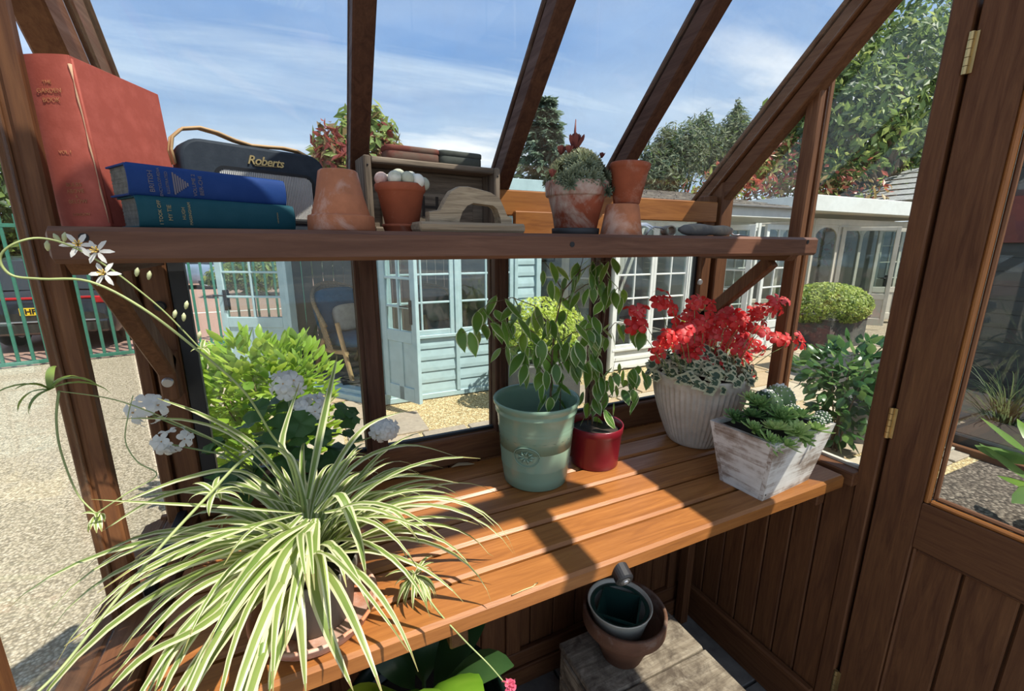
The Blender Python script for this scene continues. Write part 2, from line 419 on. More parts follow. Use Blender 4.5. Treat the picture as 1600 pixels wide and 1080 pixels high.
def rafter(x0, x1, lift0, lift1, parent, name='rafter', y0=1.33, y1=-0.02, r=0.004):
    a = V((x0+x1)/2, y0, roof_z(y0)) + rn*((lift0+lift1)/2); b = V((x0+x1)/2, y1, roof_z(y1)) + rn*((lift0+lift1)/2)
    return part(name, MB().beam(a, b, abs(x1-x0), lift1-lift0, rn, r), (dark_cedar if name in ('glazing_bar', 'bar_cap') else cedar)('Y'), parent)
rafter(-0.385, -0.335, 0.0, 0.085, wl); rafter(-0.375, -0.325, 0.09, 0.15, wl); rafter(-0.36, -0.318, 0.155, 0.165, wl, 'cap')

# right gable
wr = struct('wall_right')
part('sill', MB().box((1.482, 0.664, 0.982), (1.545, 1.30, 1.028), 0.004), cedar('Y'), wr)
part('glass_edge_strip', MB().box((1.53, 0.67, 1.028), (1.545, 1.28, 1.038), 0.001), paint('pale_seal', (0.55, 0.5, 0.42), 0.6), wr)
m = MB().box((1.496, 0.950, 1.02), (1.526, 0.992, 2.20), 0.004); m.box((1.526, 0.962, 1.02), (1.538, 0.982, 2.20), 0.001); m.box((1.538, 0.948, 1.0), (1.56, 0.996, 2.24), 0.004)
part('post', m, cedar('Z'), wr)
part('door_post', MB().box((1.511, 0.622, 0.0), (1.56, 0.67, 2.50), 0.004), cedar('Z'), wr)
part('stop', MB().box((1.568, 0.60, 0.0), (1.59, 0.64, 2.30), 0.002), BLACK, wr)  # black strip added behind the door gap to keep light out
part('pane', MB().prism([V(1.529, 0.996, 1.03), V(1.529, 1.28, 1.03), V(1.529, 1.28, 1.86), V(1.529, 0.996, 2.15)], V(0.004, 0, 0)), GLASS, wr)
part('pane', MB().prism([V(1.529, 0.668, 1.03), V(1.529, 0.948, 1.03), V(1.529, 0.948, 2.20), V(1.529, 0.668, 2.49)], V(0.004, 0, 0)), GLASS, wr)
rafter(1.472, 1.522, 0.0, 0.05, wr); rafter(1.458, 1.508, 0.054, 0.092, wr, 'rafter'); rafter(1.455, 1.50, 0.097, 0.112, wr, 'cap')
for i in range(7):
    ya = 0.67+i*0.0845
    part('board', MB().box((1.518, ya, 0.0), (1.54, ya+0.081, 0.985), 0.004), cedar('Z'), wr)
part('backing', MB().box((1.541, 0.622, -0.04), (1.556, 1.302, 0.985), 0.001), cedar('Y'), wr)
br = struct('baseboard_right')
part('board', MB().box((1.50, 0.67, 0.0), (1.517, 1.243, 0.145), 0.003), cedar('Y'), br)
part('moulding', MB().box((1.488, 0.67, 0.146), (1.517, 1.243, 0.172), 0.006), cedar('Y'), br)
# gable head above the door: boarded, a pane in the apex
part('door_head', MB().box((1.495, -0.30, 2.315), (1.56, 0.62, 2.40), 0.004), cedar('Y'), wr)
for i in range(5):
    part('head_board', MB().box((1.53, -0.30, 2.402+i*0.045), (1.55, 0.62-i*0.046, 2.444+i*0.045), 0.003), cedar('Y'), wr)

# door in the right gable, closed
door = struct('door_1')
X0, X1 = 1.520, 1.560
part('stile', MB().box((X0, 0.508, 0.03), (X1, 0.613, 2.305), 0.003), cedar('Z'), door)
part('stile', MB().box((X0, -0.26, 0.03), (X1, -0.155, 2.305), 0.003), cedar('Z'), door)
part('lock_rail', MB().box((X0, -0.155, 0.868), (X1, 0.508, 1.012), 0.003), cedar('Y'), door)
part('bottom_rail', MB().box((X0, -0.155, 0.03), (X1, 0.508, 0.20), 0.003), cedar('Y'), door)
part('top_rail', MB().box((X0, -0.155, 2.07), (X1, 0.508, 2.305), 0.003), cedar('Y'), door)
yb = 0.508
while yb > -0.15:
    ya = max(yb-0.108, -0.155)
    part('board', MB().box((X0+0.016, ya+0.002, 0.19), (X0+0.03, yb-0.001, 0.88), 0.004), cedar('Z'), door); yb -= 0.11
part('backing', MB().box((X0+0.031, -0.155, 0.19), (X0+0.037, 0.508, 0.88), 0.001), cedar('Z'), door)
def bead(z0, z1, ya, yb2, w, x0, mat, nm):
    part(nm, MB().box((x0, yb2-w, z0), (x0+0.018, yb2, z1), 0.005), mat('Z'), door)
    part(nm, MB().box((x0, ya, z0), (x0+0.018, ya+w, z1), 0.005), mat('Z'), door)
    part(nm, MB().box((x0, ya+w, z0), (x0+0.018, yb2-w, z0+w), 0.005), mat('Y'), door)
    part(nm, MB().box((x0, ya+w, z1-w), (x0+0.018, yb2-w, z1), 0.005), mat('Y'), door)
bead(1.012, 2.07, -0.155, 0.508, 0.014, X0+0.001, bench_wood, 'glazing_bead')
bead(1.026, 2.056, -0.141, 0.494, 0.009, X0+0.012, cedar, 'glazing_bead')
bead(0.20, 0.868, -0.155, 0.508, 0.010, X0+0.004, cedar, 'panel_bead')
part('pane', MB().cube((X0+0.022, -0.15, 1.02), (X0+0.026, 0.5, 2.06)), GLASS, door)
for z in (2.176, 1.212, 0.262):
    h = MB()
    for k in range(5):
        h.tube([V(1.514, 0.617, z-0.047+k*0.019), V(1.514, 0.617, z-0.047+k*0.019+0.0175)], 0.0062, 8, smooth=False)
    h.cube((1.5165, 0.604, z-0.046), (1.5185, 0.629, z+0.046))
    part('hinge', h, BRASS, door)

# roof: glazing bars, ridge, added shade boards beside the ridge, panes
ce = struct('ceiling')
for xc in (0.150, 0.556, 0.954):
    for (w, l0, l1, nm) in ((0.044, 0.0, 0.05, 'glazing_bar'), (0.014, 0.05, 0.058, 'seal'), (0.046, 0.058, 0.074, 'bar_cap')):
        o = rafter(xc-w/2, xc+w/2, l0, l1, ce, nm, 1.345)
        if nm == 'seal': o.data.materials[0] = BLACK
xs = [-0.335, 0.150, 0.556, 0.954, 1.46]
for a, b in zip(xs[:-1], xs[1:]):
    p = [V(a+0.008, 1.36, roof_z(1.36))+rn*0.052, V(b-0.008, 1.36, roof_z(1.36))+rn*0.052, V(b-0.008, 0.50, roof_z(0.50))+rn*0.052, V(a+0.008, 0.50, roof_z(0.50))+rn*0.052]
    part('pane', MB().prism(p, rn*0.004), glass_mat('roof_glass', (0.93, 0.95, 0.95), 0.06), ce)
part('ridge_beam', MB().box((-0.385, -0.075, 3.06), (1.54, -0.03, 3.22), 0.004), cedar('X'), ce)
for i in range(6):  # unseen boards added to shade the bench back and shelf front
    y1 = 0.505-i*0.086
    a = V(-0.38, y1-0.042, roof_z(y1-0.042))+rn*0.075; b = a.copy(); b.x = 1.53
    part('shade_board', MB().beam(a, b, 0.118, 0.016, rn, 0.003), cedar('X'), ce)
part('shadow_beam', MB().box((1.142, -0.45, 2.69), (1.206, 0.36, 2.75), 0.004), cedar('Y'), ce)  # unseen beam added to cast the dark band across the bench

# ------------------------------------------------------------------ bench, shelf and the things on the shelf
BZ, SZ = 1.02, 1.742
bench = thing('potting_bench', 'long slatted bench of orange oiled wood under the greenhouse window', 'bench', (0.58, 0.68, 0.0))
off = V(-0.58, -0.68, 0)
def bpart(nm, lo, hi, r, mat): return part(nm, MB().box(Vector(lo)+off, Vector(hi)+off, r), mat, bench)
for i in range(6):
    ya = 0.678+0.0962*i
    bpart('slat', (-0.303, ya, BZ-(0.045 if i == 0 else 0.032)), (1.466, ya+0.0885, BZ), 0.007, bench_wood('X'))
for x in (-0.27, 0.20, 1.42):
    bpart('bearer', (x, 0.72, 0.90), (x+0.04, 1.24, 0.974), 0.004, cedar('Y'))
for x in (-0.27, 1.43):
    bpart('leg', (x, 1.19, 0.0), (x+0.04, 1.235, 0.90), 0.004, cedar('Z'))
kc = V(0.594, 0.668, 0.982)+off; kd = V(-0.12, -0.93, -0.35).normalized()
kn = MB().tube([kc-kd*0.018, kc+kd*0.012, kc+kd*0.016], [0.0215, 0.0215, 0.0175], 24, smooth=False)
k = part('end_stop', kn, BLACK, bench, label='round black rubber stop on the front edge')
part('washer', MB().tube([kc+kd*0.0158, kc+kd*0.0172], [0.0120, 0.0105], 18, smooth=False), paint('grey_washer', (0.10, 0.10, 0.10), 0.4), k)
part('screw', MB().tube([kc+kd*0.017, kc+kd*0.0195], [0.0070, 0.0055], 14, smooth=False), STEEL, k)

shelf = thing('wall_shelf', 'high brown wooden shelf across the greenhouse window on diagonal brackets', 'shelf', (0.56, 0.87, 1.70))
off = V(-0.56, -0.87, -1.70)
def spart(nm, mb, mat, label=None):
    mb.xform(Matrix.Translation(off)); return part(nm, mb, mat, shelf, label=label)
spart('front_board', MB().box((-0.333, 0.866, 1.688), (1.462, 0.916, SZ), 0.007), shelf_wood('X'))
for i in range(4):
    spart('slat', MB().box((-0.325, 0.922+i*0.079, 1.716), (1.455, 0.922+i*0.079+0.073, SZ-0.0005), 0.004), shelf_wood('X'))
for x in (-0.33, 1.39):
    spart('bearer', MB().prism([V(x, 0.875, 1.716), V(x, 0.92, 1.669), V(x, 1.258, 1.669), V(x, 1.258, 1.716)], V(0.042, 0, 0)), cedar('Y'))
    spart('brace', MB().beam(V(x+0.021, 0.975, 1.668), V(x+0.021, 1.225, 1.438), 0.034, 0.044, V(0, 1, 1), 0.004), cedar('Z'))
    b = spart('brace_foot', MB().box((x+0.004, 1.208, 1.36), (x+0.038, 1.262, 1.47), 0.004), cedar('Z'))
    part('screw', MB().tube([V(x+0.021, 1.209, 1.405)+off, V(x+0.021, 1.203, 1.404)+off], [0.0125, 0.010], 14, smooth=False), STEEL, b)
    part('screw', MB().tube([V(x+0.019, 1.262, 1.575)+off, V(x+0.019, 1.256, 1.574)+off], [0.0125, 0.010], 14, smooth=False), STEEL if x > 0 else BLACK, b)
for px, py in ((131, 371), (894, 382), (1262, 378)):
    p = at_y(px, py, 0.866)
    spart('screw', MB().tube([p+V(0, 0.003, 0), p-V(0, 0.0012, 0)], 0.0062, 10, smooth=False), IRON)

# ---- books
def cloth(name, col, rub=0.5):
    if name in MATS: return MATS[name]
    b = NB(name); v = b.coords(rnd=False); n = b.noise(v, 25, 6, 0.65); n2 = b.noise(v, 260, 2, 0.5); c = b.mix(b.mr(n, 0.45, 0.75, 0, rub), col, tuple(min(1, x*1.5+0.03) for x in col))
    MATS[name] = b.bsdf(c, 0.7, 0.3, n2, 0.35, 0.0006); return MATS[name]
PAGES = paint('aged_page_edges', (0.42, 0.36, 0.26), 0.9, 0.25, 120)
GREYPAGES = paint('grey_page_edges', (0.16, 0.155, 0.14), 0.9, 0.25, 90)
def make_book(nm, label, W, D, T, cov, pages, M, group=None):
    """local x along the spine (length W), y from the spine into the book (depth D), z through the thickness T"""
    t = thing(nm, label, 'book', group=group); t.matrix_world = M
    cv = MB(); th = 0.0028
    cv.box((0, 0.004, 0), (W, D, th), 0.001); cv.box((0, 0.004, T-th), (W, D, T), 0.001)
    part('cover', cv, cov, t)
    sp = MB(); n = 10; outer = []; inner = []
    for i in range(n+1):
        a = math.pi*i/n; yy = 0.006-0.0075*math.sin(a); zz = T/2-(T/2)*math.cos(a)
        outer.append((yy, zz)); inner.append((yy+0.003, T/2-(T/2-0.002)*math.cos(a)))
    poly = [V(0, a, b) for a, b in outer]+[V(0, a, b) for a, b in reversed(inner)]
    vs = [p for p in poly]+[p+V(W, 0, 0) for p in poly]; m = len(poly); h = m//2
    fs = [(i, i+1, m+i+1, m+i) for i in range(h-1)]; fi = [(h+i, h+i+1, m+h+i+1, m+h+i) for i in range(h-1)]
    fs = [tuple(reversed(f)) for f in fs]; fi = [tuple(reversed(f)) for f in fi]
    for i in range(h-1): fi.append((i, i+1, m-2-i, m-1-i)); fi.append((m+i, m+i+1, m+m-2-i, m+m-1-i))
    sp.add(vs, fs, 0, True); sp.add(vs, fi, 0, False)
    sp.tube([V(0.004, 0.009, 0.001), V(W-0.004, 0.009, 0.001)], 0.0025, 6); sp.tube([V(0.004, 0.009, T-0.001), V(W-0.004, 0.009, T-0.001)], 0.0025, 6)
    spo = part('spine', sp, cov, t)
    pg = MB(); k = 26
    for i in range(k):
        za = th+(T-2*th)*i/k; dd = 0.002*math.sin(i*2.3)*0.5
        pg.cube((0.004+abs(dd)*0.6, 0.010, za), (W-0.004-abs(dd)*0.6, D-0.005+dd, za+(T-2*th)/k*0.93))
    part('pages', pg, pages, t)
    return t, spo
def book_text(par, txt, size, mat, x, z, rot90=True, y=-0.0022, bold=0.0, sp=1.0):
    """lettering on a spine, reading across it"""
    me = text_mesh(txt, size, mat, bold=bold, spacing=sp, extrude=0.0002)
    o = link('lettering', me, par)
    o.matrix_local = (basis(V(0, 0, 1), V(-1, 0, 0), V(x, y, z)) if rot90 else basis(V(1, 0, 0), V(0, 0, 1), V(x, y, z)))
    return o
RED = cloth('faded_red_cloth', (0.35, 0.075, 0.052)); BLUE = cloth('blue_cloth', (0.006, 0.038, 0.17), 0.2); TEAL = cloth('teal_cloth', (0.004, 0.060, 0.082), 0.2)
GILT = paint('dull_gilt', (0.42, 0.33, 0.16), 0.5, 0.2, metal=0.3); FADE = paint('faded_gilt', (0.55, 0.22, 0.10), 0.6, 0.2)
a = math.radians(30); e1 = V(math.cos(a), math.sin(a), 0); e2 = V(-math.sin(a), math.cos(a), 0)
o = V(-0.224, 0.882, SZ)
t, s = make_book('book', 'dark teal clothbound book lying under the blue one on the shelf', 0.250, 0.090, 0.048, TEAL, GREYPAGES, basis(e1, e2, o))
book_text(s, 'I TOOK OFF', 0.0068, GILT, 0.028, 0.024); book_text(s, 'MY TIE', 0.0082, GILT, 0.041, 0.024)
book_text(s, 'HUGH', 0.0068, GILT, 0.060, 0.024); book_text(s, 'MASSINGHAM', 0.0058, GILT, 0.069, 0.024)
book_text(s, 'HEINEMANN', 0.0035, GILT, 0.215, 0.024)
o2 = V(-0.230, 0.883, SZ+0.0482); a2 = math.radians(31)
t, s = make_book('book', 'bright blue clothbound book on top of the teal one', 0.246, 0.090, 0.047, BLUE, GREYPAGES, basis(V(math.cos(a2), math.sin(a2), 0), V(-math.sin(a2), math.cos(a2), 0), o2))
BGILT = paint('dim_spine_print', (0.16, 0.14, 0.17), 0.5)
for tx, sz, x in (('BRITISH', 0.0095, 0.029), ('ENCYCLOP\u00c6DIA', 0.0056, 0.040), ('ILLUSTRATED', 0.0056, 0.050), ('VOLUME 2', 0.0075, 0.088), ('BER-CHI', 0.0085, 0.098)):
    book_text(s, tx, sz, BGILT, x, 0.0225)
em = MB()
for k in range(7): em.cube((0.058+0.0032*k, -0.00225, 0.0055+0.0024*k), (0.0603+0.0032*k, -0.0019, 0.0395-0.0024*k))
part('emblem', em, BGILT, s)
h = V(-0.2900, 0.968, SZ); sd = V(-0.066, 0.047, 0).normalized(); cd = V(0.36, 0.933, 0)
H = 0.254
# red book: standing, spine towards us; local x = up, y = into the book, z = towards the left of the spine
M = basis(V(0, 0, 1), V(0.36, 0.933, 0), h)
M = basis(V(-0.042, 0, 1), V(0.36, 0.933, 0), h+V(0.002, 0, 0.0032))
M = M @ Matrix.Identity(4)
t, s = make_book('book', 'tall faded red clothbound book standing upright beside the corner post', H, 0.198, 0.078, RED, PAGES, M)
def red_txt(tx, size, x, bold=0.0):
    me = text_mesh(tx, size, FADE, extrude=0.0002, bold=bold); o = link('lettering', me, s)
    o.matrix_local = basis(V(0, 0, -1), V(1, 0, 0), V(x, -0.0022, 0.036))
for tx, sz, x in (('BULBS', 0.0085, 0.066), ('ABOVE', 0.0085, 0.056), ('&', 0.006, 0.048), ('BELOW', 0.0085, 0.040), ('LONDON', 0.006, 0.020), ('THE', 0.007, 0.215), ('GARDEN', 0.009, 0.203), ('BOOK', 0.009, 0.190), ('VOL. I', 0.007, 0.115)): red_txt(tx, sz, x)
for tx, sz, x in (('BULBS &', 0.0085, 0.085), ('THEIR CULTURE', 0.0085, 0.073)):
    me = text_mesh(tx, sz, FADE, extrude=0.0002); o = link('lettering', me, s); o.matrix_local = basis(V(0, 1, 0), V(1, 0, 0), V(x, 0.115, -0.0002))
rub = MB().tube([V(0.006+0.0235*k, 0.003+0.0006*math.sin(k*2.1), 0.0005) for k in range(11)], [0.0004+0.0005*(k % 3) for k in range(10)]+[0.0028], 6)
part('worn_edge', rub, paint('worn_cloth', (0.62, 0.38, 0.24), 0.9), s)

# ---- radio
ra = math.radians(25); rx = V(math.cos(ra), math.sin(ra), 0); ry = V(-math.sin(ra), math.cos(ra), 0)
radio = thing('portable_radio', 'navy leather portable radio with a tan strap behind the stacked books', 'radio'); radio.matrix_world = basis(rx, ry, V(-0.190, 1.052, SZ))
NAVY = cloth('navy_leather', (0.018, 0.026, 0.038), 0.35)
def rrect(w, h, r, n=6, x0=0, z0=0):
    P = []
    for cx, cz, a0 in ((w-r, h-r, 0), (r, h-r, 90), (r, r, 180), (w-r, r, 270)):
        for i in range(n+1):
            t = math.radians(a0+90*i/n); P.append((x0+cx+r*math.cos(t), z0+cz+r*math.sin(t)))
    return P
def rbody(mb, w, h, d, r, e=0.006, x0=0, y0=0, z0=0, mat=0):
    rings = []
    for (yy, ins) in ((y0, e), (y0+e*0.3, e*0.3), (y0+e, 0), (y0+d-e, 0), (y0+d-e*0.3, e*0.3), (y0+d, e)):
        rings.append([V(x, yy, z) for x, z in rrect(w-2*ins, h-2*ins, max(r-ins, 0.001), 6, x0+ins, z0+ins)])
    n = len(rings[0]); vs = [p for q in rings for p in q]
    fs = [(i*n+j, (i+1)*n+j, (i+1)*n+(j+1) % n, i*n+(j+1) % n) for i in range(5) for j in range(n)]
    mb.add(vs, fs, mat, True); mb.add(rings[0], [tuple(range(n))], mat); mb.add(rings[-1], [tuple(range(n-1, -1, -1))], mat)
    return mb
RW, RH, RD = 0.283, 0.171, 0.058
part('case', rbody(MB(), RW, RH, RD, 0.038), NAVY, radio)
fr = MB(); P1 = rrect(0.200, 0.106, 0.02, 6, 0.052, 0.020); P2 = rrect(0.188, 0.094, 0.015, 6, 0.058, 0.026); n = len(P1)
vs = [V(x, -0.0005, z) for x, z in P1]+[V(x, -0.0035, z) for x, z in P1]+[V(x, -0.0035, z) for x, z in P2]+[V(x, -0.0005, z) for x, z in P2]
fr.add(vs, [(k*n+j, k*n+(j+1) % n, (k+1)*n+(j+1) % n, (k+1)*n+j) for k in range(3) for j in range(n)], 0, False)
part('grille_frame', fr, IRON, radio)
gr = MB().prism([V(x, -0.0006, z) for x, z in reversed(P2)], V(0, 0.0005, 0))
g = part('grille', gr, paint('grille_shadow', (0.09, 0.09, 0.09), 0.6), radio)
gb = MB(); k = 54
for i in range(k):
    x = 0.0595+0.185*i/(k-1); ins = 0.004 if 2 < i < k-3 else 0.012
    gb.cube((x-0.0011, -0.0022, 0.028+ins*0.4), (x+0.0009, -0.0006, 0.122-ins*0.4))
part('grille_ribs', gb, paint('cream_grille', (0.60, 0.58, 0.55), 0.5), g, kind='stuff')
lm = text_mesh('Roberts', 0.024, BRASS, shear=0.35, extrude=0.0012, spacing=0.92, bold=0.0004)
o = link('badge', lm, radio); o.matrix_local = basis(V(1, 0, 0), V(0, 0, 1), V(0.150, -0.0022, 0.143))
part('badge_underline', MB().beam(V(0.128, -0.0015, 0.1335), V(0.176, -0.0015, 0.136), 0.001, 0.0012, V(0, 0, 1), 0.0002), BRASS, radio)
strap = [(-0.004, 0.125), (-0.007, 0.15), (-0.002, 0.172), (0.016, 0.190), (0.045, 0.197), (0.075, 0.193), (0.105, 0.184), (0.135, 0.179), (0.165, 0.181), (0.20, 0.184), (0.23, 0.182), (0.262, 0.170), (0.281, 0.150)]
pts = [V(x, RD*0.45, z-0.004) for x, z in strap]
sm = MB(); sm.strip(pts, [0.0095]*len(pts), V(0, 1, 0), (0,)); sm.strip([p+V(0, 0, 0.0025) for p in pts], [0.0085]*len(pts), V(0, 1, 0), (0,))
for sgn in (-1, 1): sm.tube([p+V(0, sgn*0.0090, 0.0012) for p in pts], 0.0026, 6)
part('strap', sm, paint('tan_leather', (0.58, 0.36, 0.17), 0.55), radio)

# ---- clay pots
def clay(name, col, bloom, amount, lo=0.48):
    if name in MATS: return MATS[name]
    b = NB(name); v = b.coords(rnd=True); n = b.noise(v, 7, 8, 0.68, 0.5); n2 = b.noise(v, 30, 5, 0.6)
    c = b.mix(b.mr(n2, 0.3, 0.75), col, tuple(x*0.72 for x in col)); c = b.mix(b.mr(n, lo, lo+0.13, 0, amount), c, bloom)
    MATS[name] = b.bsdf(c, 0.8, 0.25, n2, 0.3, 0.001); return MATS[name]
TERRA = clay('terracotta', (0.50, 0.185, 0.090), (0.62, 0.44, 0.36), 0.75, 0.48)
TERRA_RED = clay('red_terracotta', (0.34, 0.09, 0.043), (0.50, 0.34, 0.28), 0.55, 0.55)
TERRA_WHITE = clay('bloomed_terracotta', (0.32, 0.08, 0.04), (0.50, 0.42, 0.36), 0.85, 0.485)
TERRA_DARK = clay('dark_old_terracotta', (0.16, 0.075, 0.045), (0.30, 0.24, 0.20), 0.5, 0.52)
def pot_profile(rt, rb, h, rim, over, wall=0.005, floor_t=0.008, drop=0.25):
    """outer wall up, rim band of height rim standing out by over, then down inside"""
    rr = rb+(rt-over-rb)*(h-rim)/h
    return [(0.0, 0.0), (rb-0.004, 0.0), (rb, 0.003), (rr, h-rim-0.002), (rt-0.002, h-rim), (rt, h-rim+0.003), (rt+0.001, h-0.003), (rt-0.001, h), (rt-wall, h-0.001), (rt-wall-0.002, h-rim), (rb-wall+(rt-over-rb)*0.1, floor_t), (0.0, floor_t)]
def potted(nm, label, cat, loc, rt, rb, h, rim, over, mat, soil=0.82, group=None, n=40, **kw):
    t = thing(nm, label, cat, loc, RN.uniform(0, 6), group)
    part('pot', MB().lathe(pot_profile(rt, rb, h, rim, over, **kw), n), mat, t)
    if soil:
        r = rb+(rt-over-rb)*soil-0.004; m = MB(); m.lathe([(r, h*soil-0.006), (r*0.7, h*soil+0.002), (r*0.3, h*soil-0.001), (0, h*soil+0.002)], 20, rfun=lambda j, n_, z: 1+0.02*math.sin(j*2.7))
        part('soil', m, SOIL, t)
    return t
p = at_y(535, 357, 0.965); p.z = SZ
up = thing('flower_pot', 'largest orange terracotta pot, upside down at the end of the books', 'pot', p)
prof = pot_profile(0.0625, 0.0365, 0.115, 0.030, 0.006); m = MB().lathe(prof, 44); m.xform(Matrix.Translation((0, 0, 0.115)) @ Matrix.Rotation(math.pi, 4, 'X'))
part('pot', m, TERRA, up)

p = at_y(629, 360, 0.985); p.z = SZ
sau = thing('plant_saucer', 'small red clay saucer under the pot of white cacti', 'saucer', p)
part('dish', MB().lathe([(0, 0), (0.034, 0), (0.037, 0.002), (0.040, 0.011), (0.042, 0.012), (0.042, 0.017), (0.039, 0.0165), (0.036, 0.005), (0, 0.005)], 36), TERRA_RED, sau)
cp = potted('potted_cactus', 'red clay pot of round white cacti in front of the old wooden box', 'plant', p+V(0, 0, 0.0052), 0.052, 0.034, 0.093, 0.016, 0.0015, TERRA_RED, 0.9)
CACT = clay('woolly_cactus', (0.52, 0.52, 0.40), (0.75, 0.72, 0.65), 0.9, 0.45); CPINK = clay('pink_woolly_cactus', (0.55, 0.30, 0.25), (0.70, 0.62, 0.55), 0.8, 0.5)
cp.rotation_euler = (0, 0, 0)
for i, (x, y, r, z) in enumerate(((-0.036, -0.012, 0.0125, 0.10), (-0.015, -0.03, 0.0130, 0.101), (0.007, -0.033, 0.0125, 0.101), (0.027, -0.028, 0.0130, 0.098), (0.041, -0.012, 0.0125, 0.095), (-0.004, -0.008, 0.015, 0.106), (0.02, 0.0, 0.015, 0.104), (-0.02, 0.018, 0.013, 0.10), (0.012, 0.026, 0.013, 0.10))):
    part('cactus', MB().ball((x*1.12, y*1.12, z), r*1.08, 16, 10, 0, (1, 1, 1.05), 0.05, 8), CPINK if i == 0 else CACT, cp)

# ---- old wooden brick mould with tins
OLD, OLDX, OLDZ = old_wood('Y'), old_wood('X'), old_wood('Z')
ba = math.radians(6); bx = V(math.cos(ba), math.sin(ba), 0); by = V(-math.sin(ba), math.cos(ba), 0)
pl_ = at_y(575, 355, 1.09); pl_.z = SZ
box = thing('wooden_box', 'old dark wooden box standing on its side with letters cut in its back', 'box'); box.matrix_world = basis(bx, by, pl_)
BW, BH, BD = 0.352, 0.171, 0.085
part('side_board', MB().box((0, 0, 0), (0.017, BD, BH), 0.003), OLDZ, box)
part('side_board', MB().box((BW-0.017, 0, 0), (BW, BD, BH), 0.003), OLDZ, box)
part('top_board', MB().box((0.0175, 0.001, BH-0.016), (BW-0.0175, BD, BH-0.001), 0.003), OLDX, box)
part('bottom_board', MB().box((0.0175, 0.001, 0), (BW-0.0175, BD, 0.015), 0.003), OLDX, box)
bk = part('back_board', MB().box((0.0175, BD-0.016, 0.0155), (BW-0.0175, BD-0.004, BH-0.0165), 0.002), OLDX, box)
INK = paint('cut_letter_shadow', (0.03, 0.022, 0.016), 0.9)
pan = MB().box((0.05, BD-0.024, 0.018), (0.30, BD-0.0165, 0.105), 0.002); bp = part('raised_panel', pan, OLDX, box)
o = link('lettering', text_mesh('\u00b7H\u00b7S', 0.078, INK, extrude=0.0006), bp); o.matrix_local = basis(V(1, 0, 0), V(0, 0, 1), V(0.195, BD-0.0245, 0.066))
for sx in (0.004, BW-0.012):
    for z in (0.02, 0.15): part('nail', MB().ball((sx+0.004, -0.0005, z), 0.0022, 8, 5), IRON, box)
def tin(label, px, w, h, d, mat, lidmat, y0=0.012):
    q = at_y(px, 240, 1.10); t = thing('storage_tin', label, 'tin', group='tins on the wooden box'); u = (q-pl_).dot(bx)
    t.matrix_world = basis(bx, by, pl_+bx*u+by*y0+V(0, 0, BH))
    def rr(mb, z0, z1, g):
        P = rrect(w+2*g, d+2*g, 0.014+g, 5, -g, -g); n = len(P); e = 0.002; R = []
        for z, i in ((z0, e), (z0+e, 0), (z1-e*1.6, 0), (z1-e*0.4, e*0.5), (z1, e*1.8)):
            R += [V(x*(1-2*i/w)+i, y_*(1-2*i/d)+i, z) for x, y_ in P]
        mb.add(R, [(k*n+j, k*n+(j+1) % n, (k+1)*n+(j+1) % n, (k+1)*n+j) for k in range(4) for j in range(n)], 0, True)
        mb.add(R[-n:], [tuple(range(n))]); mb.add(R[:n], [tuple(range(n-1, -1, -1))]); return mb
    part('body', rr(MB(), 0, h*0.62, 0), mat, t); part('lid', rr(MB(), h*0.60, h, 0.0014), lidmat, t)
RUST = clay('rusted_tin', (0.20, 0.060, 0.045), (0.16, 0.12, 0.09), 0.8, 0.5); GREYT = clay('flaking_grey_tin', (0.075, 0.082, 0.07), (0.42, 0.40, 0.32), 0.85, 0.52)
tin('rust red tin on the left of the old wooden box', 606, 0.132, 0.031, 0.058, RUST, RUST)
tin('grey green tin with flaking paint on the right of the old wooden box', 693, 0.118, 0.032, 0.058, GREYT, GREYT)

# ---- plasterer's float
fl0 = at_y(657, 362, 0.876); fl1 = at_y(822, 362, 0.890); fl0.z = fl1.z = SZ
fx = (fl1-fl0); FL = fx.length; fx.normalize(); fy = V(-fx.y, fx.x, 0)
flo = thing('plastering_float', 'weathered wooden plastering float with a curved handle on the shelf edge', 'tool'); flo.matrix_world = basis(fx, fy, fl0)
part('blade', MB().beam(V(0, 0.035, 0.010), V(FL, 0.035, 0.010), 0.07, 0.020, V(0, 0, 1), 0.005), wood('grey_float_wood', (0.14, 0.10, 0.065), (0.33, 0.25, 0.165), (0.50, 0.39, 0.26), 'X', 0.75), flo)
hp_o = [(.11, 0), (.11, .085), (.213, .104), (.266, .193), (.314, .26), (.39, .298), (.47, .302), (.556, .29), (.69, .266), (.778, .222), (.816, .155), (.855, .077), (.903, .058), (.903, 0)]
hp_i = [(.792, 0), (.783, .058), (.749, .135), (.71, .16), (.517, .174), (.459, .15), (.41, .097), (.382, .02), (.382, 0)]
hm = MB(); sc_ = FL; Pp = [V(x*sc_, 0.024, z*sc_*1.02+0.0195) for x, z in hp_o+hp_i]; n = len(Pp)
no, ni = len(hp_o), len(hp_i)
ring = []
for yy, k_ in ((0.022, 0.88), (0.026, 1.0), (0.046, 1.0), (0.050, 0.88)):
    c = V(0.5*sc_, 0, 0); ring.append([V(c.x+(q.x-c.x)*(k_*0.06+0.94), yy, q.z-(1-k_)*0.012*(1 if q.z > 0.03 else 0)) for q in Pp])
vs = [q for r in ring for q in r]
hm.add(vs, [(k_*n+j, (k_+1)*n+j, (k_+1)*n+(j+1) % n, k_*n+(j+1) % n) for k_ in range(3) for j in range(n)], 0, False)
hm.add(ring[0], [tuple(range(n))], 0); hm.add(ring[-1], [tuple(range(n-1, -1, -1))], 0)
part('handle', hm, wood('grained_handle', (0.15, 0.11, 0.07), (0.36, 0.275, 0.18), (0.54, 0.43, 0.285), 'X', 0.7, 2.2), flo)

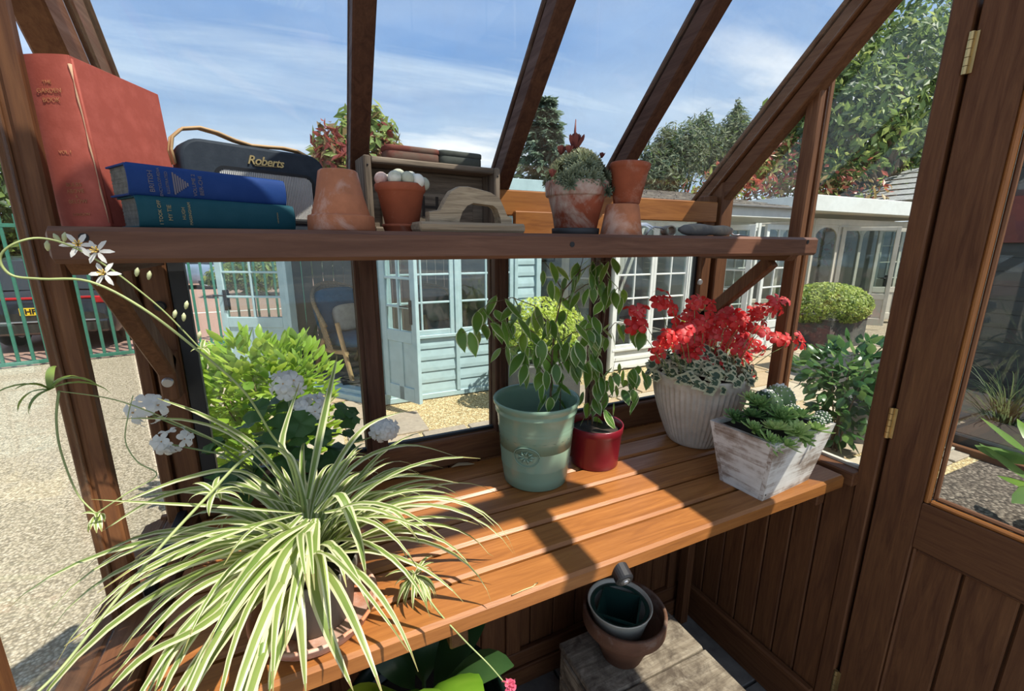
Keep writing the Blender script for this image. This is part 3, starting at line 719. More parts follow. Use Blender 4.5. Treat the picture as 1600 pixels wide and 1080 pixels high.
# ---- rosette plants
def rosette_mesh(nm, R, n, mats, up0=1.25, up1=0.12, wid=0.20, tipmat=True, seed=1, thick=0.25, h=0.0):
    rnd = random.Random(seed); mb = MB()
    for i in range(n):
        f = i/(n-1); a = i*2.39996; el = up0+(up1-up0)*f; ln = R*(0.35+0.65*f)*rnd.uniform(0.92, 1.06); w = R*wid*(0.45+0.55*f)
        d = V(math.cos(a), math.sin(a), 0); s = V(-math.sin(a), math.cos(a), 0); pts = []; ws = []
        for t, ww in ((0, 0.45), (0.35, 0.85), (0.7, 1.0), (0.9, 0.6), (1.0, 0.05)):
            e = el+0.25*t*(1-f); pts.append(d*(ln*t*math.cos(e)+R*0.05)+V(0, 0, ln*t*math.sin(e)+h*R*(1-f))); ws.append(w*ww)
        o = len(mb.v); mb.strip(pts, ws, s, (0, 0), fold=thick); k = len(mb.f)
        mb.m[k-1] = mb.m[k-5] = 1
    return mb.mesh(nm, mats)
GREY_S = leaf('grey_succulent', (0.15, 0.18, 0.10), (0.33, 0.36, 0.20), 0.12, 0.6); GREY_D = leaf('dark_succulent', (0.07, 0.095, 0.06), (0.15, 0.18, 0.11), 0.1, 0.6)
PINK_S = leaf('pink_tip', (0.33, 0.19, 0.14), (0.42, 0.30, 0.18), 0.12, 0.6); DARKRED = leaf('dark_red_rosette', (0.12, 0.03, 0.03), (0.24, 0.07, 0.06), 0.12, 0.5)
p = at_y(899, 358, 1.005); p.z = SZ
sd_ = thing('plant_saucer', 'dark slate saucer under the large pot of mounded succulents', 'saucer', p)
part('dish', MB().lathe([(0, 0), (0.058, 0), (0.061, 0.003), (0.062, 0.016), (0.060, 0.017), (0.055, 0.006), (0, 0.006)], 36), paint('dark_saucer', (0.035, 0.035, 0.036), 0.6), sd_)
sp_ = potted('potted_succulent', 'white crusted clay pot overflowing with a grey green mound of houseleeks', 'plant', p+V(0, 0, 0.0062), 0.080, 0.054, 0.125, 0.036, 0.006, TERRA_WHITE, 0.9)
sp_.rotation_euler = (0, 0, 0)
rm = [rosette_mesh('rosette', 0.02, 34, [GREY_S, PINK_S], 1.3, 0.1, 0.13, seed=3), rosette_mesh('rosette', 0.02, 34, [GREY_D, GREY_S], 1.3, 0.1, 0.13, seed=4), rosette_mesh('rosette', 0.02, 30, [GREY_S, GREY_S], 1.35, 0.3, 0.13, seed=5)]
rd = random.Random(5)
for i in range(130):
    th = rd.uniform(0, 2*math.pi); f = math.sqrt((i+0.5)/130); r = 0.085*f; hang = max(0, f-0.75)*1.0
    x, y = r*math.cos(th), r*math.sin(th); front = (-y*0.9+x*0.15)/0.085
    z = 0.125+0.072*math.cos(f*1.45)-hang*0.04-(0.060*max(0, front)**2*max(0, f-0.45)*1.6)
    if front > 0.3 and f > 0.8: x *= 1.06; y *= 1.06
    nrm = V(x*1.3, y*1.3, 0.05*(1.15-f)+0.006).normalized()
    o = link('rosette', rm[1 if (front > 0.15 and f > 0.62) else (0 if i % 3 else 2)], sp_, (x+0.003, y, z), nrm.to_track_quat('Z', 'Y').to_euler(), rd.uniform(0.75, 1.15))
for (x, y, z, sc, me_) in ((-0.010, 0.0, 0.200, 1.25, 0), (-0.034, -0.01, 0.190, 0.6, 0), (0.058, -0.02, 0.184, 0.45, 0), (-0.086, -0.02, 0.130, 0.6, 0), (-0.038, 0.02, 0.190, 0.75, 0)):
    dm = rosette_mesh('rosette', 0.034, 26, [DARKRED, DARKRED], 1.50, 0.95, 0.17, seed=9, h=0.55)
    o = link('rosette', dm, sp_, (x, y, z), (0.1, 0.1, 0), sc); o['label'] = 'dark red rosette'
part('flower_stalk', MB().tube([V(-0.010, 0, 0.20), V(-0.011, 0, 0.245), V(-0.010, 0, 0.272)], [0.004, 0.003, 0.001], 6), DARKRED, sp_)
rt_ = MB()
for i in range(14):
    a = rd.uniform(-0.3, 0.3); rt_.tube([V(-0.082+a*0.03, -0.01+0.02*a, 0.118), V(-0.085+a*0.05, -0.012, 0.10), V(-0.086+a*0.06, -0.013, 0.078+0.02*rd.random())], 0.0003, 4)
part('hanging_roots', rt_, paint('dry_root', (0.25, 0.16, 0.10), 0.9), sp_, kind='stuff')

p = at_y(970.5, 360, 0.938); p.z = SZ
lo_ = thing('flower_pot', 'small pale terracotta pot, upside down under the little red houseleek pot', 'pot', p)
m = MB().lathe(pot_profile(0.053, 0.041, 0.076, 0.0, 0.0), 36); m.xform(Matrix.Translation((0, 0, 0.076)) @ Matrix.Rotation(math.pi, 4, 'X')); part('pot', m, TERRA, lo_)
hi_ = potted('potted_succulent', 'little red clay pot of short houseleeks balanced on the upturned pot', 'plant', p+V(0.013, 0.002, 0.0765), 0.050, 0.033, 0.098, 0.014, 0.001, TERRA_RED, 0.93)
hi_.rotation_euler = (0, math.radians(3), 0)
for i in range(22):
    a = rd.uniform(0, 6.28); r = 0.044*math.sqrt(rd.random()); link('rosette', rm[2], hi_, (r*math.cos(a)+0.004, r*math.sin(a), 0.094+0.006*(r*math.cos(a)/0.044)), (rd.uniform(-.3, .3), rd.uniform(-.3, .3), 0), rd.uniform(0.45, 0.7))

# ---- hand tools at the right end of the shelf
p0 = at_y(1062, 356, 0.945); p1 = at_y(1142, 357, 0.975)
hf = thing('hand_fork', 'small garden fork with a fat grey wooden handle at the shelf end', 'tool', V(p0.x, p0.y, SZ)); ax = V(p1.x-p0.x, p1.y-p0.y, 0); LH = ax.length; ax.normalize(); sx = V(-ax.y, ax.x, 0)
rads = [0.006, 0.0135, 0.0165, 0.0175, 0.0178, 0.0165, 0.0145, 0.0135, 0.0150, 0.0160, 0.0145, 0.009]
part('handle', MB().tube([ax*(LH*i/11)+V(0, 0, 0.018) for i in range(12)], rads, 14), clay('weathered_handle', (0.16, 0.15, 0.14), (0.32, 0.27, 0.20), 0.7, 0.5), hf)
fk = MB().tube([ax*(LH*0.98)+V(0, 0, 0.015), ax*(LH+0.012)+V(0, 0, 0.008), ax*(LH+0.02)+V(0, 0, 0.006)], 0.003, 8)
for k in (-1, 0, 1): fk.tube([ax*(LH+0.015)+sx*0.003*k+V(0, 0, 0.006), ax*(LH+0.03)+sx*0.012*k+V(0, 0, 0.007), ax*(LH+0.085)+sx*0.013*k+V(0, 0, 0.003)], 0.0016, 6)
part('fork_head', fk, STEEL, hf)
ps = at_y(1003, 362, 0.99)
ss = thing('garden_shears', 'silver hand shears lying between the stacked pots and the wooden handle', 'tool', V(ps.x+0.008, ps.y+0.02, SZ))
part('blade', MB().strip([V(0.0000, 0.0420, 0.0450), V(0.0420, 0.0420, 0.0375), V(0.0770, 0.0350, 0.0225), V(0.0924, 0.0280, 0.0100)], [0.008, 0.007, 0.005, 0.001], V(0.0000, 0.8400, 0.6250), (0,)), STEEL, ss)
part('blade', MB().strip([V(0.0000, 0.0000, 0.0325), V(0.0280, 0.0000, 0.0338), V(0.0644, 0.0056, 0.0225), V(0.0924, 0.0112, 0.0075)], [0.007, 0.007, 0.006, 0.001], V(0.0000, 0.8400, 0.6250), (0,)), STEEL, ss)
part('handle_loop', MB().tube([V(0.0000, -0.0280, 0.0025), V(0.0112, -0.0280, 0.0175), V(0.0280, -0.0280, 0.0250), V(0.0560, -0.0280, 0.0225), V(0.0728, -0.0266, 0.0150), V(0.0784, -0.0252, 0.0037)], 0.0024, 8), STEEL, ss)
pt = at_y(1049, 358, 0.96)
tb = thing('metal_tube', 'short dark bored metal tube lying against the wooden handle', 'tube', V(pt.x, pt.y, SZ))
m = MB(); m.lathe([(0.0115, 0), (0.0145, 0), (0.0145, 0.04), (0.0115, 0.04), (0.0115, 0)], 16); m.xform(Matrix.Translation((0, 0, 0.0148)) @ Matrix.Rotation(math.radians(70), 4, 'Z') @ Matrix.Rotation(math.radians(90), 4, 'Y'))
part('sleeve', m, paint('dull_tube', (0.30, 0.26, 0.20), 0.5, metal=0.4), tb)

# ------------------------------------------------------------------ plants and pots on the bench
def glazed(name, col, rough=0.25):
    if name in MATS: return MATS[name]
    b = NB(name); n = b.noise(b.coords(rnd=False), 8, 5, 0.6); c = b.mix(b.mr(n, 0.35, 0.7), col, tuple(x*0.93 for x in col))
    MATS[name] = b.bsdf(c, rough, 0.5, n, 0.05, 0.002); return MATS[name]
STEMB = paint('woody_stem', (0.17, 0.11, 0.06), 0.8, 0.3, 60)
STEMG = paint('green_stem', (0.22, 0.30, 0.10), 0.5, 0.2, 40)

# green glazed pot
def ficus_leaf_mesh(nm, L, W, mats, droop=0.25, curl=0.0):
    mb = MB(); pts = []; ws = []
    for t, w in ((0, 0.02), (0.05, 0.03), (0.12, 0.45), (0.28, 0.86), (0.45, 1.0), (0.62, 0.90), (0.78, 0.58), (0.9, 0.24), (1.0, 0.02)):
        pts.append(V(L*t, curl*L*math.sin(t*3), -droop*L*t*t)); ws.append(W*w)
    mb.strip(pts, ws, V(0, 1, 0), (1, 0, 0, 1), fold=0.16, cols=(-1, -0.80, 0, 0.80, 1))
    return mb.mesh(nm, mats)
FG = leaf('ficus_green', (0.040, 0.105, 0.025), (0.095, 0.195, 0.042), 0.42, 0.3, tcol=(0.30, 0.50, 0.07)); FM = leaf('ficus_cream_edge', (0.40, 0.46, 0.24), (0.55, 0.58, 0.36), 0.3, 0.35)
FL2 = leaf('ficus_young', (0.10, 0.20, 0.03), (0.20, 0.31, 0.05), 0.45, 0.3, tcol=(0.42, 0.58, 0.07))
FLM = [ficus_leaf_mesh('leaf', 0.084, 0.0215, [FG, FM], 0.22), ficus_leaf_mesh('leaf', 0.072, 0.0200, [FG, FM], 0.38, 0.06), ficus_leaf_mesh('leaf', 0.092, 0.0225, [FG, FM], 0.30, -0.05), ficus_leaf_mesh('leaf', 0.074, 0.0200, [FL2, FM], 0.3), ficus_leaf_mesh('leaf', 0.082, 0.0205, [FG, FM], 0.2, 0.04)]
def hang_leaf(me, parent, pos, out, droop, roll, sc, name='leaf'):
    """leaf with its stalk end at pos, running along 'out' tipped downwards by droop"""
    out = Vector(out); out.z = 0; out = out.normalized() if out.length > 1e-4 else V(1, 0, 0)
    d = out*math.cos(droop)-V(0, 0, math.sin(droop)); s = V(0, 0, 1).cross(d).normalized(); n = d.cross(s)
    q = Matrix((d, s, n)).transposed().to_euler(); o = link(name, me, parent, pos, None, sc); o.rotation_euler = (Matrix((d, s, n)).transposed() @ Matrix.Rotation(roll, 3, 'X')).to_euler(); return o
def shrub_branches(root, base, lines, depth, seed, nleaf, rad=0.0032, dep_j=0.05, scl=(0.62, 1.02), leaves=FLM, dens=1.55):
    """woody branches through picture points at their real depth in the plant, leaves hung along them"""
    rnd = random.Random(seed); n = 0
    for li, (pts, k) in enumerate(lines):
        dy = rnd.uniform(-dep_j, dep_j) if li else 0.0
        P = [at_y(x, y, depth+dy*(i/(len(pts)-1)))-base for i, (x, y) in enumerate(pts)]
        part('branch', MB().tube(P, [rad*(1-0.6*i/(len(P)-1))*(1.25 if li == 0 else 0.55) for i in range(len(P))], 6), STEMB, root)
        k = int(k*dens)
        for j in range(k):
            t = (j+0.6)/k*(len(P)-1); i = min(int(t), len(P)-2); p = P[i].lerp(P[i+1], t-i)
            a = rnd.uniform(0, 2*math.pi); out = V(math.cos(a), math.sin(a)*0.8-0.25, 0); pet = out*rnd.uniform(0.006, 0.022)+V(0, 0, rnd.uniform(-0.015, 0.014))+V(0, rnd.uniform(-0.03, 0.03), 0)
            hang_leaf(rnd.choice(leaves), root, p+pet, out, rnd.uniform(0.5, 1.35), rnd.uniform(-0.5, 0.5), rnd.uniform(*scl)); n += 1
    return n
gp = V(0.587, 1.08, BZ)
g = thing('potted_ficus', 'weeping fig with cream edged leaves in a large sage green glazed pot', 'plant', gp)
H = 0.26
prof = [(0, 0), (0.090, 0), (0.096, 0.004), (0.099, 0.03), (0.1035, 0.062), (0.1045, 0.066), (0.1038, 0.070), (0.112, 0.17), (0.1135, 0.176), (0.1125, 0.182), (0.117, 0.218), (0.121, 0.224), (0.122, 0.229), (0.1195, 0.234), (0.122, 0.240), (0.1275, 0.250), (0.128, 0.257), (0.1265, 0.2605), (0.121, 0.2585), (0.117, 0.245), (0.112, 0.17), (0.108, 0.12), (0, 0.12)]
SAGE = glazed('sage_glaze', (0.20, 0.31, 0.225), 0.22)
po = part('pot', MB().lathe(prof, 56), SAGE, g)
# moulded oval badge on the wall facing the camera
ang = math.atan2(-gp.y, -gp.x)-0.24; ca, sa = math.cos(ang), math.sin(ang)
def on_pot(u, v, off=0.0):
    z = 0.115+v; r = 0.096+0.0205*z/0.21+off; a = ang+u/0.107; return V(r*math.cos(a), r*math.sin(a), z)
em = MB(); ov = [on_pot(0.038*math.cos(2*math.pi*i/32), 0.030*math.sin(2*math.pi*i/32), 0.0016) for i in range(33)]
em.tube(ov, 0.0017, 6); em.tube([on_pot(0.033*math.cos(2*math.pi*i/32), 0.0255*math.sin(2*math.pi*i/32), 0.0012) for i in range(33)], 0.0007, 5)
for k in range(9):
    t = 2*math.pi*k/9; em.tube([on_pot(0.006*math.cos(t), 0.005*math.sin(t), 0.001), on_pot(0.016*math.cos(t+.2), 0.012*math.sin(t+.2), 0.0028), on_pot(0.026*math.cos(t), 0.020*math.sin(t), 0.001)], [0.0012, 0.0038, 0.0008], 6)
    em.tube([on_pot(0.012*math.cos(t+.35), 0.010*math.sin(t+.35), 0.001), on_pot(0.020*math.cos(t+.45), 0.0155*math.sin(t+.45), 0.002)], [0.0008, 0.0022], 5)
part('moulded_badge', em, SAGE, po)
part('soil', MB().lathe([(0.1115, 0.155), (0.06, 0.16), (0, 0.158)], 24), SOIL, g)
A = [(((858, 672), (861, 600), (863, 550), (868, 505), (880, 455), (905, 425)), 6), (((874, 668), (876, 610), (873, 560), (885, 500), (893, 455)), 7),
     (((863, 560), (835, 520), (800, 500), (765, 505), (722, 520)), 13), (((866, 520), (835, 478), (800, 465), (762, 475), (748, 492)), 9),
     (((880, 455), (862, 425), (848, 405)), 4), (((905, 425), (930, 410), (950, 408)), 6), (((880, 470), (915, 445), (940, 438)), 5), (((893, 455), (905, 425), (912, 400)), 3),
     (((868, 540), (895, 520), (930, 512), (950, 520)), 9), (((863, 570), (840, 545), (810, 540), (785, 545)), 9), (((866, 575), (890, 560), (915, 560)), 6),
     (((861, 600), (845, 575), (825, 570)), 5), (((873, 560), (870, 520), (850, 490), (835, 500)), 6)]
shrub_branches(g, gp, A, 1.075, 11, 0)
hang_leaf(FLM[1], g, V(-0.02, -0.112, 0.30), V(-0.1, -1, 0), 1.4, 0, 0.7)

rp = V(0.811, 1.085, BZ)
CRIM = glazed('crimson_plastic', (0.165, 0.008, 0.016), 0.28)
r_ = thing('potted_ficus', 'young weeping fig in a small shiny crimson plastic pot', 'plant', rp)
part('pot', MB().lathe([(0, 0.006), (0.070, 0.006), (0.0745, 0.0), (0.076, 0.003), (0.0765, 0.02), (0.0835, 0.108), (0.0865, 0.112), (0.088, 0.134), (0.0865, 0.1365), (0.0835, 0.135), (0.0815, 0.112), (0.079, 0.09), (0, 0.09)], 48, rfun=lambda j, n, z: 1.0), CRIM, r_)
part('soil', MB().lathe([(0.0805, 0.112), (0.05, 0.118), (0.02, 0.115), (0, 0.118)], 24, rfun=lambda j, n, z: 1+0.02*math.sin(j*2.1)), SOIL, r_)
B = [(((925, 664), (926, 620), (930, 580), (940, 530), (948, 470), (950, 430)), 5), (((932, 666), (938, 630), (955, 590), (962, 560)), 3), (((918, 664), (922, 620), (915, 585), (905, 560)), 5),
     (((940, 530), (960, 505), (985, 500), (1000, 510)), 7), (((955, 590), (975, 575), (1000, 575), (1012, 590)), 9), (((948, 470), (965, 450), (975, 460)), 4), (((930, 600), (920, 560), (912, 540)), 6),
     (((940, 540), (925, 500), (915, 490)), 5), (((935, 640), (960, 610), (985, 600), (998, 620)), 6), (((948, 450), (940, 420), (935, 405)), 3)]
shrub_branches(r_, rp, B, 1.085, 23, 0, rad=0.0026, scl=(0.58, 0.92))

# red ivy geranium in the cream ribbed pot
cp_ = V(1.246, 1.072, BZ)
STONE = clay('cream_resin', (0.60, 0.53, 0.43), (0.52, 0.46, 0.37), 0.5, 0.5)
ge = thing('potted_geranium', 'ivy leaved geranium with red flowers in a cream ribbed planter', 'plant', cp_)
Hc = 0.265; R0, R1 = 0.093, 0.158
cprof = [(0, 0), (R0-0.006, 0), (R0, 0.006)]
for i in range(1, 13):
    f = i/12; cprof.append((R0+(R1-R0)*math.sin(f*1.35)/math.sin(1.35), 0.006+f*0.216))
cprof += [(R1+0.003, 0.226), (R1+0.006, 0.258), (R1+0.004, 0.265), (R1-0.004, 0.265), (R1-0.008, 0.235), (R1-0.02, 0.16), (0, 0.16)]
def ribs(j, n, z):
    return 1+(0.018*(1 if (j % 4) < 2 else -1)*min(1, (z-0.004)/0.02) if 0.004 < z < 0.2225 else 0)
part('planter', MB().lathe(cprof, 208, rfun=ribs), STONE, ge)
part('soil', MB().lathe([(R1-0.010, 0.232), (0.08, 0.245), (0, 0.25)], 24), SOIL, ge)
RF = [leaf('red_petal', (0.50, 0.016, 0.018), (0.68, 0.055, 0.050), 0.4, 0.5, tcol=(0.9, 0.06, 0.05)), leaf('coral_petal', (0.62, 0.06, 0.07), (0.72, 0.12, 0.12), 0.4, 0.5, tcol=(0.95, 0.15, 0.15))]
CREAMC = leaf('flower_eye', (0.5, 0.3, 0.15), (0.6, 0.4, 0.2), 0.1, 0.6)
def floret_mesh(nm, R, mats, n=5, seed=0, cup=0.3):
    rnd = random.Random(seed); mb = MB()
    for k in range(n):
        a = 2*math.pi*k/n+rnd.uniform(-.15, .15); d = V(math.cos(a), math.sin(a), 0); s = V(-math.sin(a), math.cos(a), 0); c = cup*rnd.uniform(0.3, 1.4)
        mb.strip([d*(R*t)+V(0, 0, R*(c*t-0.55*t*t*t)) for t in (0.05, 0.35, 0.7, 0.95, 1.03)], [R*w for w in (0.07, 0.22, 0.36, 0.27, 0.10)], s, (0, 0), fold=-0.12)
    mb.ball((0, 0, 0.002), R*0.1, 6, 4, 1)
    return mb.mesh(nm, mats)
FL = [floret_mesh('flower', 0.024, [RF[0], CREAMC], 5, 1), floret_mesh('flower', 0.024, [RF[0], CREAMC], 5, 2, 0.5), floret_mesh('flower', 0.022, [RF[1], CREAMC], 5, 3)]
IVG = leaf('ivy_green', (0.03, 0.06, 0.03), (0.075, 0.115, 0.055), 0.25, 0.45); IVC = leaf('ivy_cream', (0.42, 0.42, 0.25), (0.58, 0.55, 0.36), 0.3, 0.5)
def ivy_leaf_mesh(nm, R, seed):
    rnd = random.Random(seed); mb = MB(); c = V(0, 0, 0); out = []; inn = []
    N = 15
    for k in range(N):
        a = -math.pi+2*math.pi*(k+0.5)/N; lob = 1 if k % 3 == 1 else 0.78; r = R*lob*rnd.uniform(0.92, 1.08)*(0.6 if abs(a) > 2.7 else 1)
        out.append(V(r*math.cos(a), r*math.sin(a), 0.12*R*math.sin(3*a))); inn.append(out[-1]*0.68*rnd.uniform(0.8, 1.1)+V(0, 0, 0.05*R))
    vs = [c]+inn+out
    mb.add(vs, [(0, 1+k, 1+(k+1)) for k in range(N-1)], 0, True); mb.add(vs, [], 1)
    o = 0
    for k in range(N-1): mb.f.append((1+k, 1+N+k, 2+N+k, 2+k)); mb.m.append(1); mb.sm.append(True)
    return mb.mesh(nm, [IVG, IVC])
IV = [ivy_leaf_mesh('leaf', 0.017, 1), ivy_leaf_mesh('leaf', 0.015, 2), ivy_leaf_mesh('leaf', 0.019, 3)]
rd = random.Random(17)
for i in range(250):
    th = rd.uniform(0, 2*math.pi); f = math.sqrt(rd.random()); r = (R1+0.022)*f
    z = 0.27+0.085*math.cos(f*1.5)*rd.uniform(0.2, 1.0)-(0.03*max(0, f-0.85)/0.15*rd.random())
    d = V(math.cos(th), math.sin(th), 0); nrm = (d*(0.4+f)+V(0, 0, rd.uniform(0.3, 1.3))+V(0.0, -0.6, 0)+V(rd.uniform(-.5, .5), rd.uniform(-.5, .5), 0)).normalized()
    e = nrm.to_track_quat('Z', 'Y').to_euler(); link('leaf', IV[i % 3], ge, d*r+V(0, 0, z), e, rd.uniform(0.95, 1.5))
heads = [(992, 506, 5), (1000, 492, 3), (1030, 474, 6), (1050, 480, 3), (1060, 500, 5), (1085, 470, 4), (1080, 490, 6), (1100, 500, 6), (1070, 515, 5), (1110, 478, 4), (1090, 520, 5), (1060, 525, 4), (1045, 535, 4), (1035, 545, 4), (1120, 520, 6),
         (1145, 485, 6), (1160, 500, 6), (1180, 488, 5), (1150, 515, 6), (1175, 510, 5), (1165, 530, 5), (1140, 535, 4), (1185, 540, 5), (1150, 555, 5), (1165, 560, 5), (1090, 555, 4), (1105, 562, 3), (1130, 545, 3), (1200, 483, 4), (1215, 474, 5), (1226, 528, 5), (1240, 535, 3), (1080, 535, 4), (1120, 500, 5), (1190, 520, 3), (1075, 548, 4), (1120, 572, 4), (1145, 570, 4), (1170, 575, 3), (1040, 525, 4), (1100, 535, 5), (1135, 505, 5), (1160, 545, 4)]
stm = MB()
for (x, y, k) in heads:
    Y = 1.06+rd.uniform(-0.09, 0.07) if x < 1195 else (0.93 if x < 1210 else 0.90); c = at_y(x, y, Y)-cp_
    b0 = V(c.x*0.45, c.y*0.45, 0.25); stm.tube([b0, b0.lerp(c, 0.6)+V(0, 0, 0.012), c], [0.0014, 0.0012, 0.001], 5)
    for j in range(k):
        q = c+V(rd.gauss(0, 0.016), rd.gauss(0, 0.014), rd.gauss(0, 0.013)); nrm = ((q-c)*25+V(-0.15, -0.75, 0.55)+V(rd.uniform(-.6, .6), rd.uniform(-.4, .4), rd.uniform(-.4, .4))).normalized()
        link('flower', FL[2 if rd.random() < 0.42 else j % 2], ge, q, nrm.to_track_quat('Z', 'Y').to_euler(), rd.uniform(0.8, 1.25))
part('stems', stm, STEMG, ge)

# white wooden planter of houseleeks and cacti
wz = math.radians(4.5); wp = V(1.212, 0.768, BZ)
def white_wash(ax):
    if ('white_wash', ax) in MATS: return MATS[('white_wash', ax)]
    b = NB('white_washed_wood_'+ax.lower()); st = {'X': (1.2, 16, 16), 'Y': (16, 1.2, 16)}[ax]
    n = b.noise(b.coords(st), 3.2, 7, 0.68, 0.7); n2 = b.noise(b.coords((6, 6, 6)), 1.6, 5, 0.65)
    ad = b.N('ShaderNodeMath', operation='ADD'); b.L(n, ad.inputs[0]); b.L(n2, ad.inputs[1]); hf_ = b.N('ShaderNodeMath', operation='MULTIPLY'); hf_.inputs[1].default_value = 0.5; b.L(ad.outputs[0], hf_.inputs[0])
    c = b.ramp(hf_.outputs[0], [(0.38, (0.22, 0.16, 0.12)), (0.45, (0.40, 0.345, 0.30)), (0.50, (0.60, 0.57, 0.53)), (0.60, (0.70, 0.68, 0.645))])
    MATS[('white_wash', ax)] = b.bsdf(c, 0.75, 0.3, n, 0.35, 0.001); return MATS[('white_wash', ax)]
wt = thing('succulent_planter', 'white washed wooden planter of green houseleeks and cacti at the bench end', 'plant', wp, wz)
bw, bd, tw, td, hh, thk = 0.118, 0.066, 0.152, 0.098, 0.190, 0.013
def wall(nm, a, b, c, d, nrm, ax):
    n = V(*nrm); vs = [a, b, c, d]; part(nm, MB().prism([V(*p) for p in vs], -n*thk), white_wash(ax), wt)
wall('front_panel', (-bw, -bd, 0), (bw, -bd, 0), (tw, -td, hh), (-tw, -td, hh), (0, -1, 0), 'X')
wall('back_panel', (bw, bd, 0), (-bw, bd, 0), (-tw, td, hh), (tw, td, hh), (0, 1, 0), 'X')
e = thk
wall('side_panel', (-bw, bd-e, 0), (-bw, -bd+e, 0), (-tw, -td+e, hh), (-tw, td-e, hh), (-1, 0, 0), 'Y')
wall('side_panel', (bw, -bd+e, 0), (bw, bd-e, 0), (tw, td-e, hh), (tw, -td+e, hh), (1, 0, 0), 'Y')
for (x, z) in ((-0.136, 0.165), (-0.112, 0.02)):
    yy = -(bd+(td-bd)*z/hh); part('nail', MB().ball((x, yy-0.0002, z), 0.003, 8, 5, 0, (1, .4, 1)), IRON, wt)
part('soil', MB().prism([V(-tw+0.016, -td+0.014, hh-0.012), V(tw-0.016, -td+0.014, hh-0.012), V(tw-0.016, td-0.014, hh-0.012), V(-tw+0.016, td-0.014, hh-0.012)], V(0, 0, -0.03)), SOIL, wt)
HL1 = leaf('houseleek_green', (0.15, 0.27, 0.07), (0.29, 0.43, 0.13), 0.25, 0.45); HL2 = leaf('houseleek_bright', (0.30, 0.43, 0.13), (0.48, 0.58, 0.22), 0.3, 0.45); HL3 = leaf('houseleek_deep', (0.08, 0.17, 0.05), (0.16, 0.27, 0.09), 0.2, 0.45)
big = [rosette_mesh('houseleek', 0.055, 40, [HL1, HL2], 1.35, 0.05, 0.15, seed=11, thick=0.35), rosette_mesh('houseleek', 0.055, 44, [HL2, HL1], 1.35, 0.15, 0.13, seed=12, thick=0.35), rosette_mesh('houseleek', 0.055, 42, [HL3, HL1], 1.35, 0.05, 0.15, seed=13, thick=0.35)]
for (x, y, z, s, m_, tx, ty) in ((-0.085, -0.055, 0.205, 0.95, 1, 0.25, -0.15), (-0.135, -0.075, 0.185, 0.75, 0, 0.5, -0.5), (-0.108, -0.10, 0.182, 0.7, 0, 0.6, -0.3), (-0.01, -0.03, 0.215, 1.05, 0, 0.25, 0), (-0.03, -0.085, 0.195, 0.85, 1, 0.55, 0), (-0.025, -0.105, 0.183, 0.5, 0, 0.7, 0), (0.05, -0.045, 0.21, 0.95, 2, 0.35, 0.1), (0.045, -0.095, 0.19, 0.8, 0, 0.55, 0.1),
                              (-0.02, 0.035, 0.235, 0.95, 0, 0.1, 0), (-0.075, 0.02, 0.215, 0.85, 2, 0.1, -0.2), (0.005, 0.075, 0.235, 0.8, 1, 0, 0), (-0.11, 0.05, 0.205, 0.8, 2, 0, -0.3), (-0.125, -0.02, 0.2, 0.7, 0, 0.2, -0.4)):
    link('houseleek', big[m_], wt, (x, y, z), (tx, ty, x*40), s)
CG = clay('cactus_green', (0.16, 0.24, 0.10), (0.30, 0.36, 0.16), 0.6, 0.5); CD = clay('cactus_dark', (0.04, 0.08, 0.04), (0.10, 0.15, 0.07), 0.5, 0.5); WOOL = paint('white_wool', (0.75, 0.73, 0.66), 0.9, 0.1, 60)
for (x, y, z, r, rib, mt, sc_, up_) in ((0.10, 0.045, 0.225, 0.043, 0.10, CG, (1, 1, 1.15), 1), (0.045, 0.05, 0.215, 0.043, 0.12, CD, (1, 1, 1.15), 1), (0.075, -0.015, 0.21, 0.024, 0.02, CD, (1, 1, 1), 2), (0.085, -0.078, 0.198, 0.020, 0.02, CD, (1, 1, 1), 2), (0.128, -0.07, 0.20, 0.022, 0.02, CD, (1, 1, 1), 2)):
    c = part('cactus', MB().ball((x, y, z), r, 40, 14, 0, sc_, rib, 10), mt, wt)
    w_ = MB()
    if up_ == 1:
        for k in range(10):
            for ph in (-0.1, 0.25, 0.6, 0.95, 1.25):
                a = 2*math.pi*k/10; w_.ball((x+r*1.11*math.cos(ph)*math.cos(a), y+r*1.11*math.cos(ph)*math.sin(a), z+r*1.15*math.sin(ph)), 0.0024, 6, 4)
        for k in range(9): w_.ball((x+rd.gauss(0, 0.008), y+rd.gauss(0, 0.008), z+r*1.15), 0.0045, 6, 4)
    else:
        for k in range(34):
            ph = math.asin(min(1, 0.0+k/34)); a = k*2.4; w_.ball((x+r*1.0*math.cos(ph)*math.cos(a), y+r*math.cos(ph)*math.sin(a), z+r*math.sin(ph)), 0.0026, 6, 4)
    part('spine_tufts', w_, WOOL, c, kind='stuff')

